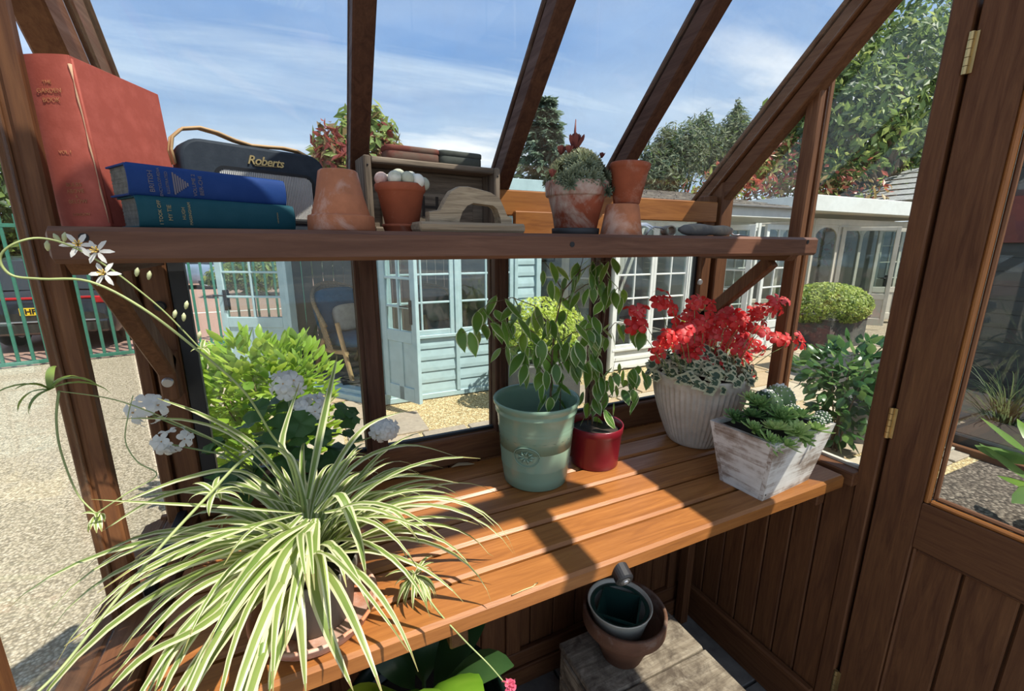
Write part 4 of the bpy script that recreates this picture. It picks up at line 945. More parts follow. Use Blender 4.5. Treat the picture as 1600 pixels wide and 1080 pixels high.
# ---- white geranium behind the spider plant
wg0 = V(-0.075, 1.13, BZ)
wg = potted('potted_geranium', 'white flowered geranium standing behind the large spider plant', 'plant', wg0, 0.07, 0.05, 0.13, 0.03, 0.004, TERRA_DARK, 0.85); wg.rotation_euler = (0, 0, 0)
WP = leaf('white_petal', (0.82, 0.82, 0.80), (0.88, 0.88, 0.86), 0.45, 0.5, tcol=(0.8, 0.8, 0.78)); WFL = [floret_mesh('flower', 0.021, [WP, CREAMC], 5, 5, 0.4), floret_mesh('flower', 0.020, [WP, CREAMC], 5, 6, 0.7)]
GGL = leaf('geranium_leaf', (0.025, 0.075, 0.02), (0.06, 0.14, 0.035), 0.3, 0.5)
def round_leaf_mesh(nm, R, mat):
    mb = MB(); N = 18; vs = [V(0, 0, 0)]
    for ring in (0.55, 1.0):
        for k in range(N):
            a = -math.pi*0.93+2*math.pi*0.93*k/(N-1); r = R*ring*(1+0.08*math.sin(7*a)*(ring > 0.9)); vs.append(V(r*math.cos(a), r*math.sin(a), R*(0.12*math.sin(5*a)*ring-0.25*ring*ring+0.2*ring)))
    fs = [(0, 1+k, 2+k) for k in range(N-1)]+[(1+k, 1+N+k, 2+N+k, 2+k) for k in range(N-1)]
    mb.add(vs, fs, 0, True); return mb.mesh(nm, [mat])
GLM = [round_leaf_mesh('leaf', 0.034, GGL), round_leaf_mesh('leaf', 0.028, GGL)]
ws_ = MB()
for (x, y, Y, k, sp) in ((232, 640, 1.06, 10, 0.023), (268, 688, 1.06, 11, 0.022), (450, 600, 1.12, 20, 0.026), (487, 638, 1.10, 20, 0.025), (600, 672, 1.12, 30, 0.022)):
    c = at_y(x, y, Y)-wg0; b0 = V(c.x*0.15, c.y*0.2, 0.12); ws_.tube([b0, b0.lerp(c, 0.55)+V(0, 0, 0.02), c-V(0, 0, 0.01)], [0.0028, 0.0022, 0.0016], 6)
    for j in range(k):
        q = V(rd.gauss(0, 1), rd.gauss(0, 1), rd.gauss(0.2, 1)).normalized(); p = c+V(q.x*sp*1.2, q.y*sp, q.z*sp*0.95); nrm = (q+V(0, -0.35, 0.2)).normalized()
        link('flower', WFL[j % 2], wg, p, nrm.to_track_quat('Z', 'Y').to_euler(), rd.uniform(0.75, 1.1))
for i in range(46):
    th = rd.uniform(0, 6.28); r = 0.15*math.sqrt(rd.random()); z = rd.uniform(0.06, 0.30)*(1-r*1.5)+0.05
    p = V(r*math.cos(th)*1.25, r*math.sin(th)*0.7, z); 
    if p.x+wg0.x < -0.30: continue
    if p.y+wg0.y > 1.225: p.y = 1.22-wg0.y
    nrm = (V(math.cos(th)*0.6, math.sin(th)*0.6-0.3, 1.0)+V(rd.uniform(-.4, .4), rd.uniform(-.4, .4), 0)).normalized(); link('leaf', GLM[i % 2], wg, p, nrm.to_track_quat('Z', 'Y').to_euler(), rd.uniform(0.75, 1.2))
part('stems', ws_, STEMG, wg)

# ---- the spider plant
so = V(-0.04, 0.80, BZ)
ss_ = thing('plant_saucer', 'wide terracotta saucer under the spider plant pot', 'saucer', so)
part('dish', MB().lathe([(0, 0), (0.098, 0), (0.102, 0.003), (0.111, 0.022), (0.115, 0.027), (0.113, 0.030), (0.108, 0.029), (0.100, 0.008), (0, 0.007)], 48), TERRA, ss_)
SP0 = so+V(0, 0, 0.0075)
sp = potted('spider_plant', 'big variegated spider plant with arching runners in a grey plastic pot', 'plant', SP0, 0.083, 0.068, 0.118, 0.026, 0.002, paint('grey_plastic', (0.16, 0.15, 0.13), 0.5, 0.1, 20), 0.9, wall=0.003); sp.rotation_euler = (0, 0, 0)
LG = leaf('spider_green', (0.14, 0.22, 0.05), (0.26, 0.33, 0.095), 0.35, 0.4, tcol=(0.42, 0.52, 0.14)); LC = leaf('spider_cream', (0.56, 0.58, 0.34), (0.70, 0.70, 0.47), 0.35, 0.4, tcol=(0.7, 0.72, 0.4)); LB = leaf('dry_brown_tip', (0.28, 0.19, 0.10), (0.40, 0.28, 0.15), 0.2, 0.7)
def blade(parent, pts, w, side, name='leaf', tip=True, mats=(LC, LG, LB)):
    n = len(pts); ws = []
    for i in range(n):
        t = i/(n-1); ws.append(w*(0.55+0.45*min(1, t*4))*(1-max(0, (t-0.45)/0.55)**1.6)+0.0004)
    mb = MB(); mb.strip(pts, ws, side, (0, 1, 1, 0), fold=0.30, cols=(-1, -0.52, 0, 0.52, 1))
    if tip: mb.m[-1] = mb.m[n-2] = 2
    return part(name, mb, list(mats), parent)
rd = random.Random(29)
CROWN = V(0.0, 0.0, 0.112)
def arc_blade(parent, base, az, el, L, droop, w, twist=0.0, n=13, floor=None, sway=0.0):
    pts = [Vector(base)]; e = el; a = az
    for i in range(n-1):
        t = i/(n-1); e = el-(droop)*(t**1.15); a = az+sway*t
        q = pts[-1]+V(math.cos(a)*math.cos(e), math.sin(a)*math.cos(e), math.sin(e))*(L/(n-1))
        if floor is not None and q.z < floor(q): q.z = floor(q)+0.002
        pts.append(q)
    s = V(-math.sin(az), math.cos(az), 0); s = (s+V(0, 0, twist)).normalized()
    return blade(parent, pts, w, s)
def bench_floor(q):
    X, Yw = q.x+SP0.x, q.y+SP0.y
    if Yw > 0.665 and -0.43 < X: return BZ+0.008-SP0.z
    return -9
for i in range(150):
    f = i/150; az = i*2.39996; el = 1.45-1.05*f+rd.uniform(-.12, .12); L = rd.uniform(0.28, 0.46)*(0.75+0.35*math.sin(f*2.4)); dr = rd.uniform(1.3, 2.3)*(1.15-0.25*f)
    d = V(math.cos(az), math.sin(az), 0)
    if math.sin(az) > 0.3: L *= 0.82
    if math.cos(az) < -0.5: L *= 0.9
    if f > 0.42 and -1.75 < math.atan2(math.sin(az), math.cos(az)) < -0.25 and i % 4: continue
    arc_blade(sp, CROWN+d*rd.uniform(0.004, 0.03), az, el, L, dr, rd.uniform(0.0052, 0.0082), rd.uniform(-.25, .25), floor=bench_floor, sway=rd.uniform(-.35, .35))
# the longest leaves, taken one by one: crown -> knee -> tip
def px_blade(pp, w, side=V(1, 0, 0)):
    P = [at_y(x, y, Y)-SP0 for (x, y, Y) in pp]; Q = []
    m = len(P)-1
    for i in range(15):
        t = i/14*m; k = min(int(t), m-1); u = t-k; p0, p1, p2, p3 = P[max(k-1, 0)], P[k], P[k+1], P[min(k+2, m)]
        Q.append(0.5*((2*p1)+(p2-p0)*u+(2*p0-5*p1+4*p2-p3)*u*u+(3*p1-p0-3*p2+p3)*u**3))
    d = (P[-1]-P[0]); s = V(-d.y, d.x, 0); s = s.normalized() if s.length > 0.02 else side
    return blade(sp, Q, w, s)
for pp, w in (([(490, 800, .80), (560, 720, .83), (640, 694, .86), (718, 715, .88)], .0075), ([(495, 800, .80), (580, 750, .80), (650, 742, .80), (717, 755, .80)], .0070), ([(480, 780, .82), (497, 690, .86), (512, 620, .90), (527, 555, .93)], .0080), ([(478, 790, .82), (455, 720, .86), (440, 690, .88), (468, 598, .92)], .0070),
              ([(470, 790, .80), (380, 735, .78), (290, 745, .74), (180, 790, .70)], .0085), ([(465, 780, .82), (380, 690, .82), (300, 656, .80), (180, 654, .78)], .0080), ([(470, 780, .82), (400, 695, .86), (320, 648, .86), (245, 622, .86)], .0080), ([(462, 800, .80), (360, 790, .76), (260, 785, .72), (142, 780, .68)], .0075),
              ([(470, 805, .78), (400, 870, .70), (290, 930, .64), (175, 1060, .56)], .0085), ([(472, 810, .78), (380, 850, .72), (250, 900, .66), (100, 1010, .60)], .0090), ([(475, 815, .77), (370, 920, .66), (280, 1000, .60), (240, 1085, .56)], .0095), ([(480, 815, .77), (420, 850, .70), (360, 930, .64), (340, 965, .62)], .0105),
              ([(490, 815, .77), (440, 870, .68), (415, 960, .62), (412, 990, .61)], .0095), ([(490, 810, .78), (465, 900, .66), (470, 980, .60), (478, 1085, .56)], .0085), ([(495, 810, .78), (490, 900, .66), (510, 980, .60), (552, 1080, .56)], .0095), ([(500, 800, .80), (530, 770, .74), (560, 840, .68), (572, 900, .66)], .0085),
              ([(505, 800, .80), (570, 790, .78), (620, 800, .75), (660, 855, .72)], .0080), ([(480, 815, .77), (400, 900, .66), (330, 1000, .58), (285, 1085, .55)], .0085), ([(485, 815, .77), (430, 930, .62), (400, 1010, .58), (390, 1085, .56)], .0090), ([(470, 800, .8), (360, 830, .72), (270, 870, .68), (210, 900, .66)], .0080),
              ([(465, 790, .82), (350, 760, .80), (250, 775, .77), (160, 830, .74)], .0080), ([(490, 790, .82), (540, 700, .86), (580, 660, .9), (640, 640, .95)], .0075), ([(485, 815, .77), (455, 960, .60), (430, 1030, .57), (420, 1085, .55)], .0085), ([(480, 810, .78), (350, 950, .62), (230, 1020, .57), (165, 1085, .52)], .0085)):
    px_blade(pp, w)
# runners, their plantlets and flowers
RUN = paint('runner_stem', (0.30, 0.36, 0.14), 0.5, 0.15, 30)
def runner(pp, rad=0.0018):
    P = [at_y(x, y, Y)-SP0 for (x, y, Y) in pp]; Q = []; m = len(P)-1
    for i in range(6*m+1):
        t = i/6; k = min(int(t), m-1); u = t-k; p0, p1, p2, p3 = P[max(k-1, 0)], P[k], P[k+1], P[min(k+2, m)]
        Q.append(0.5*((2*p1)+(p2-p0)*u+(2*p0-5*p1+4*p2-p3)*u*u+(3*p1-p0-3*p2+p3)*u**3))
    o = part('runner', MB().tube(Q, [rad*(1.1-0.5*i/(len(Q)-1)) for i in range(len(Q))], 6), RUN, sp); return o, Q
def plantlet(run, c, n, L, seed, flat=0.0, mats=(LC, LG, LB), w=0.0042):
    r2 = random.Random(seed)
    for i in range(n):
        az = r2.uniform(0, 6.28); el = r2.uniform(-0.2, 1.2); arc = [Vector(c)]; l = L*r2.uniform(0.6, 1.15)
        for j in range(7):
            e = el-1.5*(j/6); q = arc[-1]+V(math.cos(az)*math.cos(e), math.sin(az)*math.cos(e), math.sin(e))*(l/7); 
            if q.z < bench_floor(q): q.z = bench_floor(q)
            arc.append(q)
        blade(run, arc, w, V(-math.sin(az), math.cos(az), 0), 'plantlet_leaf', True, mats)
STAR = None
def star(run, p, aim, sc=1.0):
    global STAR
    if STAR is None:
        mb = MB()
        for k in range(6):
            a = k*math.pi/3; d = V(math.cos(a), math.sin(a), 0); mb.strip([d*0.002, d*0.007+V(0, 0, .001), d*0.013+V(0, 0, 0.0005), d*0.017-V(0, 0, .002)], [0.0012, 0.0026, 0.0024, 0.0004], V(-math.sin(a), math.cos(a), 0), (0,))
            mb.tube([V(0, 0, 0), d*0.004+V(0, 0, 0.008)], [0.0005, 0.0009], 5, 1)
        STAR = mb.mesh('flower', [WP, paint('anther_yellow', (0.55, 0.38, 0.08), 0.7)])
    o = link('flower', STAR, run, p, Vector(aim).to_track_quat('Z', 'Y').to_euler(), sc)
def bud(run, p, d):
    part('bud', MB().tube([p, p+d*0.004, p+d*0.009, p+d*0.013], [0.001, 0.0026, 0.0028, 0.0006], 7), paint('bud_cream', (0.55, 0.58, 0.32), 0.5), run)
r1, Q = runner([(470, 800, .82), (450, 715, .80), (425, 680, .78), (380, 610, .76), (300, 540, .75), (220, 480, .74), (140, 440, .74), (65, 436, .74), (18, 430, .74), (0, 405, .74), (18, 383, .74), (60, 372, .75), (110, 384, .76), (165, 415, .77), (215, 452, .78), (262, 492, .79), (312, 544, .80)], 0.0019)
for (x, y) in ((122, 383), (152, 393), (163, 428)): star(r1, at_y(x, y, .765)-SP0, V(0.3 if x < 150 else -0.1, -1, 0.35), 1.05)
for (x, y, dx) in ((95, 380, -1), (100, 378, 1), (213, 432, 1), (232, 437, 1), (290, 483, 1), (287, 502, .6), (272, 497, 1), (75, 392, .5), (310, 530, 1)): bud(r1, at_y(x, y, .775)-SP0, V(0.3*dx, -0.2, 0.9).normalized())
plantlet(r1, at_y(316, 545, .80)-SP0, 5, 0.03, 3, w=0.003)
r2, Q = runner([(462, 800, .82), (400, 725, .80), (340, 690, .79), (262, 655, .78), (180, 625, .77), (90, 611, .76)], 0.0012)
plantlet(r2, at_y(78, 608, .76)-SP0, 9, 0.062, 5, mats=(LG, LG, LG), w=0.004)
r3, Q = runner([(92, 612, .76), (88, 655, .75), (95, 705, .74), (120, 770, .73), (150, 803, .72)], 0.0016)
plantlet(r3, at_y(154, 804, .72)-SP0, 7, 0.030, 6, w=0.0028)
r4, Q = runner([(475, 800, .82), (455, 720, .80), (415, 697, .78), (375, 722, .74), (320, 780, .68), (255, 850, .62), (175, 945, .56), (100, 1040, .52), (50, 1090, .50)], 0.0026)
plantlet(r4, at_y(335, 770, .70)-SP0, 8, 0.05, 8, w=0.0035)
r5, Q = runner([(505, 815, .80), (560, 800, .78), (610, 830, .76), (640, 880, .745)], 0.0016)
pc = at_z(648, 900, BZ+0.05)-SP0
plantlet(r5, pc, 26, 0.075, 9, w=0.0036)
r6, Q = runner([(648, 900, .745), (680, 950, .70), (725, 1000, .66), (765, 1040, .62), (797, 1078, .59)], 0.0018)
pk = [leaf('pink_petal', (0.60, 0.10, 0.18), (0.72, 0.22, 0.30), 0.4, 0.5)]
pf = floret_mesh('flower', 0.012, [pk[0], CREAMC], 5, 8, 0.9)
for j in range(5): link('flower', pf, r6, at_y(797+rd.uniform(-6, 6), 1074+rd.uniform(-5, 5), .59)-SP0, (rd.uniform(-.9, .9), rd.uniform(-.9, .9), 0), 0.9)
r7, Q = runner([(150, 803, .72), (200, 770, .72), (245, 742, .74), (215, 722, .75), (196, 690, .76), (200, 650, .77), (208, 618, .78)], 0.0010)
# dry bits on the bench
def tendril(nm, label, pp, z, rad, mat):
    P = [at_z(x, y, z) for x, y in pp]; t = tag(part(nm, MB().tube(P, rad, 5), mat), label, 'tendril'); return t
tendril('dry_tendril', 'dry curled tendril lying on the front edge of the bench', [(800, 930), (818, 922), (832, 917), (840, 911), (834, 914)], BZ+0.0015, 0.0012, paint('straw', (0.55, 0.42, 0.2), 0.8))
dl = MB(); q0 = at_z(722, 728, BZ+0.004); dl.strip([q0+V(-0.035, 0, 0.004), q0+V(-0.01, 0.004, 0.010), q0+V(0.02, 0.0, 0.006), q0+V(0.04, -0.008, 0.002)], [0.002, 0.009, 0.008, 0.001], V(0.2, 1, 0.1).normalized(), (0, 0), fold=0.4)
tag(part('dry_leaf', dl, paint('dead_leaf', (0.36, 0.26, 0.15), 0.8)), 'pale dead leaf on the bench below the window rail', 'leaf')

# ---- under the bench
cr = thing('wooden_crate', 'low rough crate of weathered boards under the bench', 'crate', (0.69, 0.62, 0))
OW = lambda ax: wood('bleached_crate_wood', (0.14, 0.105, 0.075), (0.33, 0.27, 0.20), (0.52, 0.45, 0.35), ax, 0.85, weath=(0.10, 0.075, 0.055), bstr=0.7)
for ya, yb in ((0.0, 0.222), (0.226, 0.455)): part('top_board', MB().box((0, ya, 0.326), (0.452, yb, 0.35), 0.006), OW('X'), cr)
for ya in (0.006, 0.432):
    for k in range(3): part('side_board', MB().box((0.005, ya, 0.01+k*0.105), (0.447, ya+0.018, 0.108+k*0.105), 0.004), OW('X'), cr)
for xa in (0.0, 0.434):
    for k in range(3): part('end_board', MB().box((xa, 0.026, 0.01+k*0.105), (xa+0.018, 0.430, 0.108+k*0.105), 0.004), OW('Y'), cr)
for k, (x, y) in enumerate(((0.43, 0.03), (0.43, 0.42), (0.02, 0.03), (0.02, 0.42))): part('post', MB().box((x-0.016, y-0.012, 0), (x+0.0, y+0.012, 0.325), 0.003), OW('Z'), cr)
pb = V(0.868, 0.953, 0.3505)
dp = thing('flower_pot', 'brown terracotta pot standing on the crate under the bench', 'pot', pb)
part('pot', MB().lathe(pot_profile(0.137, 0.068, 0.182, 0.052, 0.010, wall=0.010), 52), TERRA_DARK, dp)
wpo = thing('flower_pot', 'white pot nested inside the brown terracotta pot', 'pot', pb+V(-0.012, 0.012, 0.0095))
part('pot', MB().lathe([(0, 0), (0.050, 0), (0.056, 0.004), (0.104, 0.186), (0.107, 0.19), (0.105, 0.192), (0.100, 0.188), (0.055, 0.010), (0, 0.010)], 44), paint('white_plastic', (0.58, 0.56, 0.47), 0.5), wpo)
sq = thing('nursery_pot', 'dark green square pot inside the white pot', 'pot', pb+V(-0.012, 0.012, 0.031), 0.75)
sm_ = MB()
def sqring(a, z): return [V(x*a, y*a, z) for x, y in ((-1, -1), (1, -1), (1, 1), (-1, 1))]
R = [sqring(0.032, 0), sqring(0.062, 0.150), sqring(0.066, 0.150), sqring(0.066, 0.158), sqring(0.061, 0.158), sqring(0.058, 0.140), sqring(0.031, 0.004)]
vs = [p for r in R for p in r]; sm_.add(vs, [(i*4+j, i*4+(j+1) % 4, (i+1)*4+(j+1) % 4, (i+1)*4+j) for i in range(6) for j in range(4)]+[(3, 2, 1, 0), (24, 25, 26, 27)])
part('pot', sm_, paint('dark_green_plastic', (0.012, 0.05, 0.04), 0.4), sq)
rim = MB(); n = 40; rim.lathe([(0.066*1.40, 0.150), (0.0975, 0.1525), (0.0975, 0.157), (0.089, 0.159), (0.083, 0.155)], n); part('collar', rim, paint('dark_green_plastic', (0.012, 0.05, 0.04), 0.4), sq)
# broad leaved plant in a dark pot
bl = thing('broad_leaved_plant', 'broad glossy leaves in a dark green pot under the bench front', 'plant', (0.17, 0.87, 0))
part('pot', MB().lathe(pot_profile(0.205, 0.15, 0.60, 0.05, 0.012, wall=0.012), 48), paint('bottle_green_glaze', (0.006, 0.018, 0.014), 0.3), bl)
part('soil', MB().lathe([(0.175, 0.53), (0.08, 0.54), (0, 0.54)], 24), SOIL, bl)
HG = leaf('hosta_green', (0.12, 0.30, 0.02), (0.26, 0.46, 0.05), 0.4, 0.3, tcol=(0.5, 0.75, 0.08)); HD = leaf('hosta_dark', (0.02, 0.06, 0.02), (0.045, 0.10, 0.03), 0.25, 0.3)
def broad(az, el, L, W, mat, base=(0, 0, 0.55), dr=1.3):
    pts = [Vector(base)]; ws = [0.004]
    for i in range(1, 13):
        t = i/12; e = el-dr*max(0, t-0.35); pts.append(pts[-1]+V(math.cos(az)*math.cos(e), math.sin(az)*math.cos(e), math.sin(e))*(L/12)); ws.append(W*math.sin(max(0, (t-0.25)/0.75)*math.pi)**0.7 if t > 0.25 else 0.005)
    ws[-1] = 0.002; part('leaf', MB().strip(pts, ws, V(-math.sin(az), math.cos(az), 0), (0, 0, 0, 0), fold=0.2), mat, bl)
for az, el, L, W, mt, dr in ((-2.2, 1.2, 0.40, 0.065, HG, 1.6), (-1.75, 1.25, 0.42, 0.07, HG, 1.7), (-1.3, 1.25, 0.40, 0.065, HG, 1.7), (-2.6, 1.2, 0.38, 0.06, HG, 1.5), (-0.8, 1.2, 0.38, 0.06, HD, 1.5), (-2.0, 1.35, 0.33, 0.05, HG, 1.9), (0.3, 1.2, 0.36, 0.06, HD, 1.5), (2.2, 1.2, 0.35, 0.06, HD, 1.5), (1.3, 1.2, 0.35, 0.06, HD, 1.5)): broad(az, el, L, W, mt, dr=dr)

# ------------------------------------------------------------------ outside: ground
def gravel(name, cols, scale, bstr=1.0, rough=0.95):
    if name in MATS: return MATS[name]
    b = NB(name); v = b.coords(rnd=False)
    vo = b.N('ShaderNodeTexVoronoi'); vo.inputs['Scale'].default_value = scale; b.L(v, vo.inputs['Vector'])
    sp_ = b.N('ShaderNodeSeparateXYZ'); b.L(vo.outputs['Color'], sp_.inputs[0])
    n = b.noise(v, 1.2, 5, 0.6); c = b.ramp(sp_.outputs[0], [(0.0, cols[0]), (0.5, cols[1]), (1.0, cols[2])])
    c = b.mix(b.mr(vo.outputs['Distance'], 0.30, 0.75, 0, 0.75), c, tuple(x*0.3 for x in cols[0])); c = b.mix(b.mr(n, 0.4, 0.7, 0, 0.3), c, tuple(x*0.7 for x in cols[1]))
    inv = b.N('ShaderNodeMath', operation='SUBTRACT'); inv.inputs[0].default_value = 1.0; b.L(vo.outputs['Distance'], inv.inputs[1])
    MATS[name] = b.bsdf(c, rough, 0.2, inv.outputs[0], bstr, 0.35/scale); return MATS[name]
GRIT = gravel('buff_grit', ((0.34, 0.285, 0.20), (0.48, 0.41, 0.30), (0.62, 0.54, 0.42)), 75, 0.7)
GOLD = gravel('golden_gravel', ((0.34, 0.25, 0.12), (0.55, 0.43, 0.23), (0.72, 0.62, 0.40)), 55)
GREYG = gravel('grey_brown_gravel', ((0.055, 0.045, 0.038), (0.13, 0.105, 0.085), (0.26, 0.22, 0.18)), 48)  # colour darkened to carry the shade beyond the door glass
def ground(nm, pts, z, mat, kind='structure', th=0.06):
    o = part(nm, MB().prism([V(x, y, z) for x, y in pts], V(0, 0, -th)), mat); o['kind'] = kind; return o
def poly_ccw(p): return p
g0 = ground('ground', [(-40, -12), (40, -12), (40, 60), (-40, 60)], -0.05, gravel('pale_earth', ((0.26, 0.22, 0.16), (0.34, 0.29, 0.21), (0.44, 0.38, 0.29)), 50), th=0.2)
ground('ground_forecourt', [(-14, -6), (-0.43, -6), (-0.43, 1.36), (0.05, 1.36), (0.05, 3.0), (-0.55, 3.2), (-0.55, 8.9), (-14, 6.6)], 0.0, GRIT)
ground('ground_road', [(-14, 6.75), (-0.2, 9.0), (6, 10), (6, 34), (-30, 34), (-30, 6.75)], -0.02, paint('red_tarmac', (0.33, 0.205, 0.165), 0.9, 0.15, 30, bstr=0.4))
ground('ground_gravel', [(0.05, 1.36), (7.5, 1.36), (7.5, 5.2), (0.5, 5.2), (-0.55, 6.2), (-0.55, 3.2), (0.05, 3.0)], -0.01, GOLD)
ground('ground_side', [(1.60, -5), (12, -5), (12, 1.38), (1.60, 1.38)], -0.012, GREYG)
pv = struct('floor_patio'); SAND = [clay('sandstone_%d' % i, c, tuple(x*0.75 for x in c), 0.6, 0.5) for i, c in enumerate(((0.44, 0.33, 0.21), (0.38, 0.31, 0.23), (0.47, 0.40, 0.30), (0.33, 0.28, 0.22)))]
rd = random.Random(3)
y = 1.42
row = 0
while y < 6.4:
    h = rd.choice((0.42, 0.55, 0.6)); x = -0.45+rd.uniform(0, 0.3) if y > 3.2 else 0.1+rd.uniform(0, 0.1)
    while x < 9.0:
        w = rd.choice((0.45, 0.6, 0.75, 0.9)); yy1 = y+h-0.035
        strip_of_gravel = (y > 3.65 and x < 2.3 and x > 0.3) or (y > 4.1 and x < 5.6 and x > 0.0) or (rd.random() < 0.06 and x < 4) or (y > 5.0 and x < 7)
        if not strip_of_gravel:
            part('slab', MB().box((x, y, -0.05), (x+w-0.035, yy1, 0.004+rd.uniform(0, 0.006)), 0.006), SAND[rd.randrange(4)], pv)
        x += w
    y += h
part('slab', MB().box((3.3, -0.1, -0.05), (4.25, 0.52, 0.006), 0.006), paint('slate_slab', (0.105, 0.10, 0.095), 0.85, 0.25, 7, bstr=0.5), pv)
part('slab', MB().box((2.2, -0.4, -0.05), (3.25, 0.30, 0.006), 0.006), paint('slate_slab', (0.105, 0.10, 0.095), 0.85, 0.25, 7, bstr=0.5), pv)
tag(part('road_line', MB().box((-9, 13.2, -0.02), (4, 13.34, -0.016), 0.001), paint('road_paint', (0.62, 0.60, 0.57), 0.8)), 'white painted line across the red car park surface', 'road line')

# ------------------------------------------------------------------ houses
PBLUE = paint('pale_blue_paint', (0.36, 0.50, 0.53), 0.5, 0.08, 8); PWHITE = paint('white_paint', (0.66, 0.68, 0.66), 0.5, 0.06, 8); PCREAM = paint('cream_paint', (0.55, 0.51, 0.43), 0.55, 0.08, 8); PGREY = paint('greige_paint', (0.40, 0.39, 0.34), 0.55, 0.08, 8)
WGLASS = glass_mat('window_glass', (0.80, 0.85, 0.84), 0.02, 1.0)
INNER = paint('pale_lining', (0.60, 0.585, 0.55), 0.7, 0.08, 6)
def frame2(a, b, z=0.0):
    """matrix for a wall running from plan point a to b: x along, y into the building, z up"""
    a, b = V(a[0], a[1], 0), V(b[0], b[1], 0); d = (b-a).normalized(); n = V(-d.y, d.x, 0)
    return Matrix(((d.x, n.x, 0, a.x), (d.y, n.y, 0, a.y), (0, 0, 1, z), (0, 0, 0, 1))), (b-a).length
def shiplap(root, M, x0, x1, z0, z1, mat, bh=0.115, y=0.0):
    z = z0
    while z < z1-0.01:
        h = min(bh, z1-z); mb = MB()
        mb.prism([V(x0, y-0.016, z), V(x0, y-0.016, z+h*0.30), V(x0, y-0.006, z+h*0.86), V(x0, y-0.001, z+h-0.004), V(x0, y+0.012, z+h-0.002), V(x0, y+0.012, z)], V(x1-x0, 0, 0)); mb.xform(M); part('board', mb, mat, root); z += h
def glazed(root, M, x0, x1, z0, z1, cols, rows, mat, name='window', fw=0.045, mw=0.018, y=0.0, t=0.04, panel=0.0, arch=False):
    """a framed light: frame, glazing bars and panes; panel = height of a boarded foot below"""
    mb = MB(); zb = z0+panel
    mb.box((x0, y-t/2, z0), (x0+fw, y+t/2, z1), 0.004); mb.box((x1-fw, y-t/2, z0), (x1, y+t/2, z1), 0.004)
    mb.box((x0+fw, y-t/2, z1-fw), (x1-fw, y+t/2, z1), 0.004); mb.box((x0+fw, y-t/2, zb), (x1-fw, y+t/2, zb+fw*(1.6 if panel else 1)), 0.004)
    if panel:
        mb.box((x0+fw, y-t/2, z0), (x1-fw, y+t/2, z0+fw*2), 0.004); mb.box(((x0+x1)/2-fw*0.5, y-t/2, z0), ((x0+x1)/2+fw*0.5, y+t/2, zb), 0.004); mb.cube((x0+fw, y-t*0.2, z0), (x1-fw, y+t*0.2, zb))
    xa, xb, za, zc = x0+fw, x1-fw, zb+fw, z1-fw
    if arch:
        n = 10; w = (xb-xa)/cols
        for c in range(cols):
            xm = xa+w*(c+0.5); top = zc; P = [V(xm-w/2, y-t*0.35, top), V(xm+w/2, y-t*0.35, top)]+[V(xm+w/2*math.cos(math.pi*i/n), y-t*0.35, top-w*0.28+w*0.28*math.sin(math.pi*i/n)) for i in range(n+1)]
            for i in range(n//2): 
                q0, q1 = P[2+i], P[3+i]; mb.prism([q0, V(q0.x, q0.y, top), V(q1.x, q1.y, top), q1], V(0, t*0.7, 0)); q0, q1 = P[2+n-i], P[2+n-i-1]; mb.prism([V(q0.x, q0.y, top), q0, q1, V(q1.x, q1.y, top)], V(0, t*0.7, 0))
    for c in range(1, cols): x = xa+(xb-xa)*c/cols; mb.box((x-mw/2, y-t*0.4, za), (x+mw/2, y+t*0.4, zc), 0.004)
    for r in range(1, rows): z = za+(zc-za)*r/rows; mb.box((xa, y-t*0.38, z-mw/2), (xb, y+t*0.38, z+mw/2), 0.004)
    mb.xform(M); f = part(name, mb, mat, root)
    for c in range(cols):
        for r in range(rows):
            p = MB().cube((xa+(xb-xa)*c/cols, y-0.002, za+(zc-za)*r/rows), (xa+(xb-xa)*(c+1)/cols, y+0.002, za+(zc-za)*(r+1)/rows)); p.xform(M); part('pane', p, WGLASS, f)
    return f
def solid(root, M, lo, hi, mat, nm, r=0.004):
    mb = MB().box(lo, hi, r); mb.xform(M); return part(nm, mb, mat, root)
def roof_slates(root, M, x0, x1, y0, z0, y1, z1, mat, rows=6, hip0=0.0, hip1=0.0):
    for i in range(rows):
        f0, f1 = i/rows, (i+1)/rows; ya, yb = y0+(y1-y0)*f0, y0+(y1-y0)*f1; za, zb = z0+(z1-z0)*f0, z0+(z1-z0)*f1; xa, xb = x0+hip0*f0, x1-hip1*f0; xa2, xb2 = x0+hip0*f1, x1-hip1*f1; n = 12; rr = random.Random(i)
        for k in range(n):
            u0, u1 = k/n, (k+1)/n-0.004; t = 0.012+rr.uniform(0, 0.006)
            mb = MB().prism([V(xa+(xb-xa)*u0, ya, za+t), V(xa+(xb-xa)*u1, ya, za+t), V(xa2+(xb2-xa2)*u1, yb, zb), V(xa2+(xb2-xa2)*u0, yb, zb)], V(0, 0, -0.03)); mb.xform(M); part('slate', mb, mat, root)
SLATE = clay('mossy_slate', (0.13, 0.115, 0.10), (0.24, 0.21, 0.17), 0.8, 0.48)
I4 = Matrix.Identity(4)

